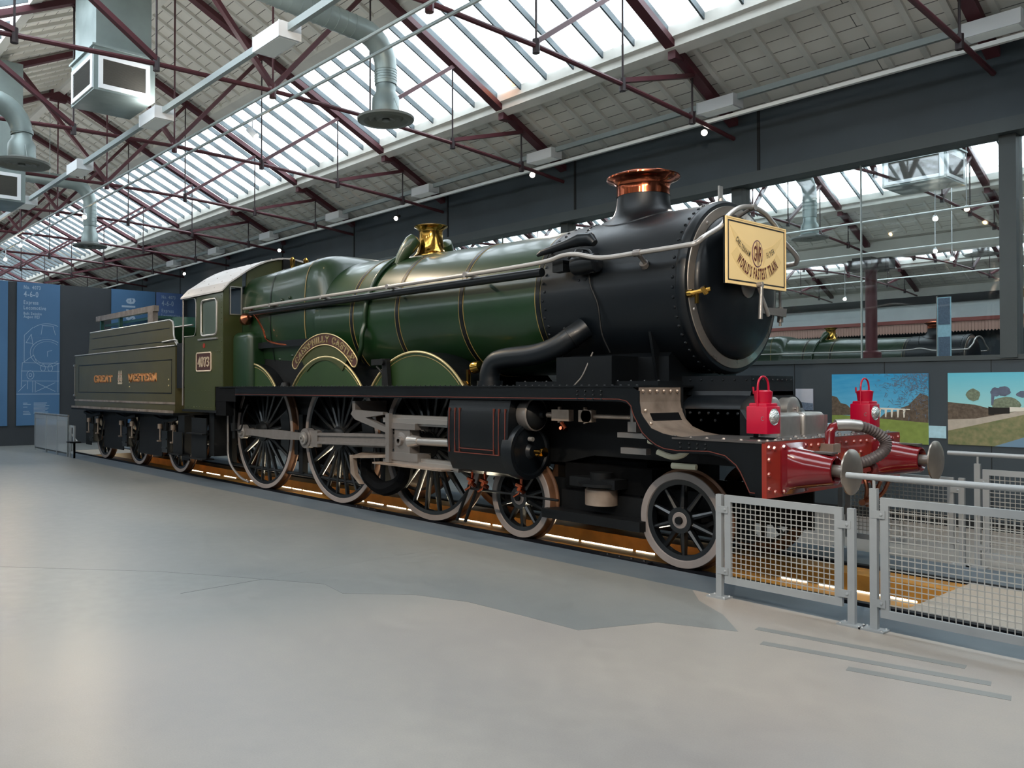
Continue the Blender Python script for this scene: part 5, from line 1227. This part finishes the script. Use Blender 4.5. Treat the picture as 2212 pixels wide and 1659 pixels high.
for s in (-1, 1):
    P = [(-16.42, 2.55), (-11.0, 2.57), (-11.12, 2.64), (-11.2, 2.78), (-11.22, 2.98), (-11.28, 3.06), (-11.4, 3.085), (-16.3, 3.075)]
    fe = TB(MB().prism(P, s * 1.20, s * 1.18), 'coal_rail_sheet', 'tender_green', angle=20)
    m = MB().tube([(-16.3, s * 1.19, 3.08), (-11.4, s * 1.19, 3.09), (-11.28, s * 1.19, 3.06), (-11.22, s * 1.19, 2.98), (-11.2, s * 1.19, 2.78), (-11.12, s * 1.19, 2.64), (-11.0, s * 1.19, 2.57)], .018, 8)
    m.build('sheet_beading', 'aluminium', fe)
TB(MB().box(-16.42, -16.38, -1.18, 1.18, 2.54, 3.07).box(-11.9, -11.85, -1.18, 1.18, 2.54, 3.0), 'bunker_plate', 'loco_green')
m = MB()
for z, x0, x1 in ((2.92, -16.1, -11.4), (2.66, -16.1, -11.3)): m.box(x0, x1, -1.204, -1.2, z, z + .015)
for z in (2.28, 1.62): m.box(-17.0, -11.15, -1.254, -1.25, z, z + .018)
m.box(-17.0, -16.985, -1.254, -1.25, 1.62, 2.28).box(-11.165, -11.15, -1.254, -1.25, 1.62, 2.28)
m.build('panel_lining', 'black_paint', tk, smooth=False)
m = MB().dots([(x, -1.25, z) for x, z in ((-13.45, 1.86), (-13.45, 1.76), (-11.3, 1.9), (-11.3, 1.78))], .02, (0, -1, 0)); m.build('tank_rivet', 'brass_trim', tk)
# lettering positions
def tend_text(txt, xa, xb, z, h):
    m1, m2 = MB(), MB(); k_ = (xb - xa) / slab_width(txt)
    slab_text(txt, lambda a, b: ((xa + a * k_ - .012, -1.2535, z + b * h - .012), (xa + a * k_ - .012, -1.25, z + b * h - .012)), m2, .24)
    slab_text(txt, lambda a, b: ((xa + a * k_, -1.2565, z + b * h), (xa + a * k_, -1.25, z + b * h)), m1, .24)
    m2.build('letter_shade', 'letter_shadow', tk, smooth=False); m1.build('lettering', 'letter_gold', tk, smooth=False)
tend_text('GREAT', -15.8, -14.55, 1.875, .15)
tend_text('WESTERN', -13.53, -11.91, 1.88, .155)
m = MB()   # crest: two supporters over shields
cxx = -14.04
m.prism([(cxx - .13, 1.82), (cxx + .13, 1.82), (cxx + .14, 1.86), (cxx - .14, 1.86)], -1.2555, -1.25)
for s in (-1, 1):
    m.prism([(cxx + s * .075 + .06 * math.cos(t), 1.93 + .065 * math.sin(t)) for t in [2 * PI * k / 14 for k in range(14)]], -1.2555, -1.25)
    m.prism([(cxx + s * .02, 1.99), (cxx + s * .12, 1.99), (cxx + s * .1, 2.06), (cxx + s * .085, 2.12), (cxx + s * .05, 2.12), (cxx + s * .03, 2.05)], -1.2555, -1.25)
o = m.build('crest', 'cream_letter', tk, smooth=False)
m = MB()
for s in (-1, 1): m.box(cxx + s * .075 - .035, cxx + s * .075 + .035, -1.2575, -1.2555, 1.925, 1.937).box(cxx + s * .075 - .006, cxx + s * .075 + .006, -1.2575, -1.2555, 1.89, 1.975).box(cxx + s * .07 - .02, cxx + s * .07 + .02, -1.2575, -1.2555, 2.02, 2.04)
m.build('crest_detail', 'beam_red', o, smooth=False)
for s in (-1, 1): TB(MB().box(-10.93, -10.60, s * 1.24, s * 1.0, 1.73, 2.6), 'front_panel', 'frame_black')
for s in (-1, 1):
    TB(MB().tube([(-11.7, s * 1.22, 2.66), (-11.1, s * 1.22, 2.68), (-10.98, s * 1.22, 2.66), (-10.93, s * 1.22, 2.58)], .018, 8), 'front_handrail', 'aluminium')
    TB(MB().cyl((-17.32, s * 1.25, 1.55), (-17.32, s * 1.25, 2.3), .014, n=8).cyl((-17.34, s * 1.26, 2.3), (-17.25, s * 1.26, 2.3), .028, n=8).cyl((-17.34, s * 1.26, 1.55), (-17.25, s * 1.26, 1.55), .028, n=8), 'rear_handrail', 'steel_bright')
    TB(MB().box(-11.05, -10.62, s * 1.26, s * 1.24, .46, .88).box(-11.1, -10.58, s * 1.34, s * 1.1, .44, .46).box(-10.95, -10.65, s * 1.2, s * 1.0, .46, 1.2), 'tender_step', 'frame_black')
m = MB().box(-17.3, -13.4, -.74, -.62, 3.44, 3.57); TB(m, 'fire_iron_tunnel', 'sheet_steel')
TB(MB().box(-13.75, -13.45, -.74, -.62, 3.08, 3.44), 'tunnel_post', 'sheet_steel')
m = MB()
for x in (-17.0, -15.65): m.box(x - .04, x + .04, -.72, -.64, 2.54, 3.44)
m.box(-17.0, -13.6, -.6, .75, 3.30, 3.36); TB(m, 'rail_bracket', 'loco_teal')
m = MB().cyl((-12.9, -.2, 2.6), (-12.9, -.2, 3.28), .3, n=20).box(-12.6, -10.95, .2, .8, 2.54, 3.2); TB(m, 'water_dome', 'loco_teal')
TB(MB().cyl((-12.6, .2, 3.18), (-11.0, .2, 3.18), .03, n=8).cyl((-12.6, -.9, 2.98), (-10.97, -.9, 2.98), .02, n=8), 'front_rail', 'aluminium')

# drawn coupling between engine and tender
TB(MB().box(-10.95, -10.60, -.5, .5, .9, 1.29), 'drag_box', 'dirt_and_shade_black')

# ================================================================== FENCES
def fence(name, label, y, posts, frames, rail, cat='fence', ws=.042):
    t = thing(name, label, cat, (0, y, 0)); sy = 1 if y < 0 else -1
    for x, h, plate in posts:
        m = MB().box(x - .025, x + .025, -.02, .02, 0, h)
        o = m.build('post', 'fence_grey', t)
        m = MB().box(x - .085, x + .085, -.07, .05, 0, .012).dots([(x + a, b, .012) for a in (-.065, .065) for b in (-.05, .03)], .012, (0, 0, 1))
        m.build('base_plate', 'fence_grey', o)
        if h > .95: MB().cyl((x, 0, h), (x, 0, 1.07), .011, n=8).build('rail_stub', 'fence_grey', o)
    for x0, x1, z0, z1, br in frames:
        m = MB().plate('y', -.015, .015, x0, x1, z0, z1, [(x0 + .055, x1 - .055, z0 + .055, z1 - .055)]); fo = m.build('mesh_frame', 'fence_grey', t, smooth=False)
        m = MB(); nx_ = int((x1 - x0 - .11) / ws); nz = int((z1 - z0 - .11) / ws)
        for k in range(1, nx_ + 1):
            x = x0 + .055 + (x1 - x0 - .11) * k / (nx_ + 1); m.box(x - .0026, x + .0026, -.003, .003, z0 + .055, z1 - .055)
        for k in range(1, nz + 1):
            z = z0 + .055 + (z1 - z0 - .11) * k / (nz + 1); m.box(x0 + .055, x1 - .055, -.0035, .0025, z - .0034, z + .0034)
        m.build('wire_mesh', 'wire', fo, smooth=False)
        for xb in br:
            for z in (z0 + .10, z1 - .12):
                MB().box(xb - .045, xb + .045, -.024, -.016, z - .028, z + .028).dots([(xb + .02, -.024, z)], .012, (0, -1, 0), 8).build('clamp', 'fence_grey', fo)
    if rail:
        MB().tube([(rail[0], 0, 1.09), (rail[1], 0, 1.09)], .0225, 14).build('handrail', 'fence_grey', t)
    return t
fence('mesh_gate', 'short grey wire mesh gate panel standing in front of the leading wheel', -1.5, [(.835, .85, 1), (1.895, .85, 1)], [(.885, 1.83, .125, .85, (.875, 1.85))], None, 'gate')
fence('mesh_fence', 'long grey wire mesh fence with handrail at the right edge, nearest the viewer', -1.5, [(2.05, 1.01, 1), (3.75, 1.01, 1)], [(2.095, 3.7, .10, .95, (2.085,)), (3.8, 5.5, .10, .95, ())], (1.86, 5.6))
fence('mesh_gate', 'short grey wire mesh gate panel behind the buffers, on the far side of the track', 1.5, [(.47, .85, 1), (1.63, .85, 1)], [(.52, 1.56, .125, .85, (1.58,))], None, 'gate')
fence('mesh_fence', 'grey wire mesh fence with handrail on the far side of the track, behind the buffers', 1.5, [(1.765, 1.0, 1), (3.5, 1.0, 1)], [(1.81, 3.45, .10, .95, (1.80,))], (1.51, 5.6))
t = thing('balustrade', 'pale glass and steel balustrade at the tail of the tender by the banners', 'fence', (0, -1.42, 0))
for x in (-20.3, -19.2, -18.2, -17.3): MB().box(x - .025, x + .025, -.02, .02, 0, 1.0).build('post', 'fence_grey', t)
MB().box(-20.3, -17.25, -.01, .0, .06, .9).build('glass_panel', 'frosted_glass', t)
MB().tube([(-20.3, 0, 1.03), (-17.25, 0, 1.03)], .025, 10).tube([(-18.3, .02, 1.02), (-17.5, .3, .35)], .02, 8).build('handrail', 'aluminium', t)
MB().plate('y', -.01, .01, -20.3, -17.25, .06, 1.0, [(-20.25, -17.3, .1, .9)]).build('mesh_frame', 'fence_grey', t)
t = thing('mesh_gate', 'small grey wire mesh gate beside the last tender wheel', 'gate', (0, -1.42, 0))
for x in (-17.1, -16.75): MB().box(x - .02, x + .02, -.02, .02, 0, .8).build('post', 'fence_grey', t)
MB().plate('y', -.01, .01, -17.05, -16.8, .1, .8, [(-17.0, -16.85, .15, .75)]).build('mesh_frame', 'fence_grey', t)
MB().box(-16.9, -16.6, -.15, .12, .38, .41).box(-16.77, -16.73, -.02, .02, 0, .39).build('step_plate', 'frame_black', t)

# ================================================================== PICTURES ON THE DARK WALL
for nm, a, b in (('sky_deep', '#2f93c4', '#68b4d6'), ('sky_hazy', '#58b8d0', '#a9d8d4')):
    m = bpy.data.materials.new(nm); m.use_nodes = True; nt = m.node_tree; tc = nt.nodes.new('ShaderNodeTexCoord'); se = nt.nodes.new('ShaderNodeSeparateXYZ'); mr = nt.nodes.new('ShaderNodeMapRange')
    mr.inputs['From Min'].default_value = .95; mr.inputs['From Max'].default_value = .3; ns = nt.nodes.new('ShaderNodeTexNoise'); ns.inputs['Scale'].default_value = 4; mp = nt.nodes.new('ShaderNodeMapping'); mp.inputs['Scale'].default_value = (1, 1, 5)
    ad = nt.nodes.new('ShaderNodeMath'); ad.operation = 'MULTIPLY_ADD'; ad.inputs[1].default_value = .8 if nm == 'sky_deep' else .1; mx = nt.nodes.new('ShaderNodeMix'); mx.data_type = 'RGBA'
    mx.inputs['A'].default_value = srgb(a); mx.inputs['B'].default_value = srgb(b); lk = nt.links
    lk.new(tc.outputs['Object'], se.inputs[0]); lk.new(se.outputs['Z'], mr.inputs['Value']); lk.new(tc.outputs['Object'], mp.inputs[0]); lk.new(mp.outputs[0], ns.inputs['Vector']); lk.new(ns.outputs['Fac'], ad.inputs[0])
    sb_ = nt.nodes.new('ShaderNodeMath'); sb_.operation = 'SUBTRACT'; sb_.inputs[1].default_value = .4 if nm == 'sky_deep' else .05; lk.new(mr.outputs[0], sb_.inputs[0]); lk.new(sb_.outputs[0], ad.inputs[2]); lk.new(ad.outputs[0], mx.inputs['Factor'])
    lk.new(mx.outputs['Result'], nt.nodes['Principled BSDF'].inputs['Base Color']); nt.nodes['Principled BSDF'].inputs['Roughness'].default_value = .4; MATS[nm] = m
mat('grass_print', '#7d9048', .5, noise=.12, scale=14)
mat('shrub_print', '#5c5044', .5, noise=.4, scale=30)
mat('reed_print', '#8a8462', .5, col2='#66704a', scale=18)
mat('tree_print', '#6f7a66', .5, noise=.3, scale=40)
mat('path_print', '#b0a79a', .5, noise=.08, scale=20)
mat('water_print', '#6d8ca4', .4)
mat('smoke_print', '#5b6478', .5, noise=.2, scale=12)
mat('stone_print', '#d8d4c8', .5)
mat('leaf_print', '#5e6d80', .5, noise=.3, scale=50)
mat('caption_print', '#a9d0de', .5, noise=.08, scale=20)
mat('grey_sky_print', '#aeb3bf', .5, noise=.1, scale=5)
def pic(x0, x1, z0, z1, label, cat='picture'):
    t = thing('picture', label, cat, (x0, WY, z0)); return t, x1 - x0, z1 - z0
def lay(t, polys, m_, name, y):
    mb = MB()
    for i_, P in enumerate(polys): mb.prism(P, -.012 - y - (i_ % 9) * .00006, -.0115 - y)
    return mb.build(name, m_, t, smooth=False)
def blob(cx, cz, r, n=14, j=.25, sx=1.): return [(cx + sx * r * (1 + random.uniform(-j, j)) * math.cos(2 * PI * k / n), cz + r * (1 + random.uniform(-j, j)) * math.sin(2 * PI * k / n)) for k in range(n)]
t, w, h = pic(-.765, .452, 1.01, 1.925, 'colour picture of a viaduct, lawn and bare tree, behind the far red lamp')
MB().box(0, w, -.012, 0, 0, h).build('print', 'sky_deep', t)
def clamp_poly(P, w, h): return [(min(max(a, 0), w), min(max(b, 0), h)) for a, b in P]
lay(t, [[(0, 0), (w, 0), (w, .33), (.6, .33), (0, .36)]], 'grass_print', 'lawn', .0006)
for P in ([(0, .35), (.33, .36), (.28, .42), (.2, .50), (.12, .52), (.07, .60), (.0, .62)], [(.62, .32), (w, .28), (w, .62), (1.12, .66), (1.05, .58), (.98, .50), (.9, .47), (.84, .42), (.7, .40)]): lay(t, [P], 'shrub_print', 'bushes', .0012)
lay(t, [[(.42, .44), (1.0, .44), (1.0, .455), (.42, .47)]] + [[(.62 + .075 * k, .34), (.635 + .075 * k, .34), (.645 + .075 * k, .44), (.615 + .075 * k, .44)] for k in range(5)], 'stone_print', 'viaduct', .002)
P = []
for k in range(430):
    a = random.random(); x = w - abs(random.gauss(0, .26)); z = h - abs(random.gauss(0, .25)); 
    if x < .3 or z < .3: continue
    an = random.random() * PI; l = random.uniform(.012, .04); q = .003
    P.append(clamp_poly([(x - l * math.cos(an), z - l * math.sin(an)), (x - q * math.sin(an), z + q * math.cos(an)), (x + l * math.cos(an), z + l * math.sin(an)), (x + q * math.sin(an), z - q * math.cos(an))], w, h))
lay(t, P, 'leaf_print', 'branches', .003)
t, w, h = pic(.672, 2.05, 1.03, 1.925, 'colour picture of a steam train beside a river, at the right edge')
MB().box(0, w, -.012, 0, 0, h).build('print', 'sky_hazy', t)
lay(t, [[(0, 0), (w, 0), (w, .45), (.9, .44), (.55, .43), (.3, .5), (0, .53)]], 'shrub_print', 'hedges', .0006)
lay(t, [[(0, 0), (w, 0), (w, .42), (.95, .42), (.5, .35), (0, .2)]], 'reed_print', 'reeds', .0012)
lay(t, [[(0, .17), (.3, .25), (.95, .43), (.75, .43), (.3, .33), (0, .31)]], 'path_print', 'track_bed', .0018)
lay(t, [[(.5, 0), (w, 0), (w, .17), (.8, .12)]], 'water_print', 'river', .0018)
lay(t, [blob(.28, .62, .075, 16, .1), blob(.62, .50, .10, 16, .1, 1.5)], 'tree_print', 'trees', .0024)
lay(t, [blob(.52, .66, .055, 18, .12, 1.), blob(.60, .67, .06, 18, .12, 1.2), blob(.80, .63, .04, 18, .12, 1.8), [(.47, .50), (.49, .50), (.51, .64), (.47, .64)]], 'smoke_print', 'smoke', .003)
lay(t, [[(.44, .38), (.50, .38), (.50, .47), (.44, .48)], [(.5, .39), (.66, .40), (.66, .47), (.5, .47)]], 'ink_black', 'engine', .0036)
lay(t, [[(.66, .42), (.98, .45), (.98, .47), (.66, .48)]], 'stone_print', 'coaches', .0036)
for x0, x1, z0, z1, lab, m_ in ((-1.28, -1.03, 1.42, 1.725, 'small pale picture above the silver valve covers', 'grey_sky_print'),):
    t, w, h = pic(x0, x1, z0, z1, lab); MB().box(0, w, -.012, 0, 0, h).build('print', m_, t); lay(t, [[(0, 0), (w, 0), (w, .1), (0, .12)]], 'leaf_print', 'ground', .0006)
for x0, x1, z0, z1, lab in ((.45, .65, 1.10, 1.255, 'pale blue caption card between the two large pictures'), (-.87, -.78, 1.16, 1.247, 'small pale blue caption card left of the viaduct picture')):
    t, w, h = pic(x0, x1, z0, z1, lab, 'caption card'); MB().box(0, w, -.01, 0, 0, h).build('card', 'caption_print', t)

# ================================================================== HALL BEYOND THE WINDOW
t = thing('iron_column', 'maroon iron column seen through the window beside the headboard', 'column', (-5.53, 16.75, 0))
MB().lathe([(.30, 0), (.30, .1), (.25, .3), (.25, 2.75), (.15, 2.8), (.15, 5.0), (.22, 5.08)], (0, 0, 0), (0, 0, 1), 24).build('shaft', 'column_maroon', t)
MB().box(-.55, .55, -.22, .22, 5.05, 5.35).box(-.25, .25, -.6, .6, 5.05, 5.35).build('capital', 'frame_black', t)
t = thing('hanging_banner', 'tall narrow picture banner seen through the window right of the column', 'banner', (-3.26, 15, 0))
MB().box(0, .3, -.01, .01, .4, 3.97).build('cloth', 'caption_print', t)
MB().box(.02, .28, -.014, -.01, 3.3, 3.95).box(.02, .28, -.014, -.01, 2.2, 3.0).build('print', 'leaf_print', t)
MB().box(-.02, .0, -.02, .02, 0, 4.0).build('pole', 'aluminium', t)
o = MB().box(-40, 12, 28.6, 28.8, 4.45, 5.15).build('wall_beyond', 'cream_boards'); o['kind'] = 'structure'
o = MB().box(-40, 12, 29.2, 29.4, 0, 5.7).build('wall_beyond', 'wall_dark'); o['kind'] = 'structure'
o = MB().box(-40, 12, 28.5, 28.9, 5.1, 5.4).build('trim_8', 'frame_black'); o['kind'] = 'structure'
can = thing('station_canopy', 'cream and red canopy with a zigzag valance along the far wall, seen through the window', 'canopy', (0, 28.4, 0))
MB().box(-30, 6, 0, .2, 4.33, 4.47).build('fascia', 'canopy_red', can)
m = MB()
for k in range(300):
    x = -28 + .11 * k; m.prism([(x + .004, 4.33), (x + .106, 4.33), (x + .106, 3.98), (x + .055, 3.92), (x + .004, 3.98)], .05, .07)
m.build('valance_boards', 'canopy_pink', can, smooth=False)
# a second, similar engine in the hall beyond
parts_keep = {'boiler_barrel', 'boiler_band', 'smokebox', 'smokebox_front', 'door_ring', 'smokebox_door', 'chimney', 'chimney_cap', 'chimney_liner', 'safety_valve_bonnet', 'clack_box', 'feed_pipe', 'firebox', 'cab_side', 'cab_roof', 'cab_front', 'footplate', 'valance', 'main_frame', 'inside_motion', 'driving_wheel', 'bogie_wheel', 'smokebox_saddle', 'handrail', 'cylinder', 'splasher', 'front_platform', 'buffer_beam', 'cab_floor', 'axle'}
e2 = L.copy(); COL.objects.link(e2); e2.location = (-5.75, 25.0, 0)
tag(e2, 'green steam locomotive in the neighbouring hall, its boiler top and chimney seen through the window')
for ch in list(L.children):
    if ch.name.split('.')[0] in parts_keep: copy_tree(ch, e2)
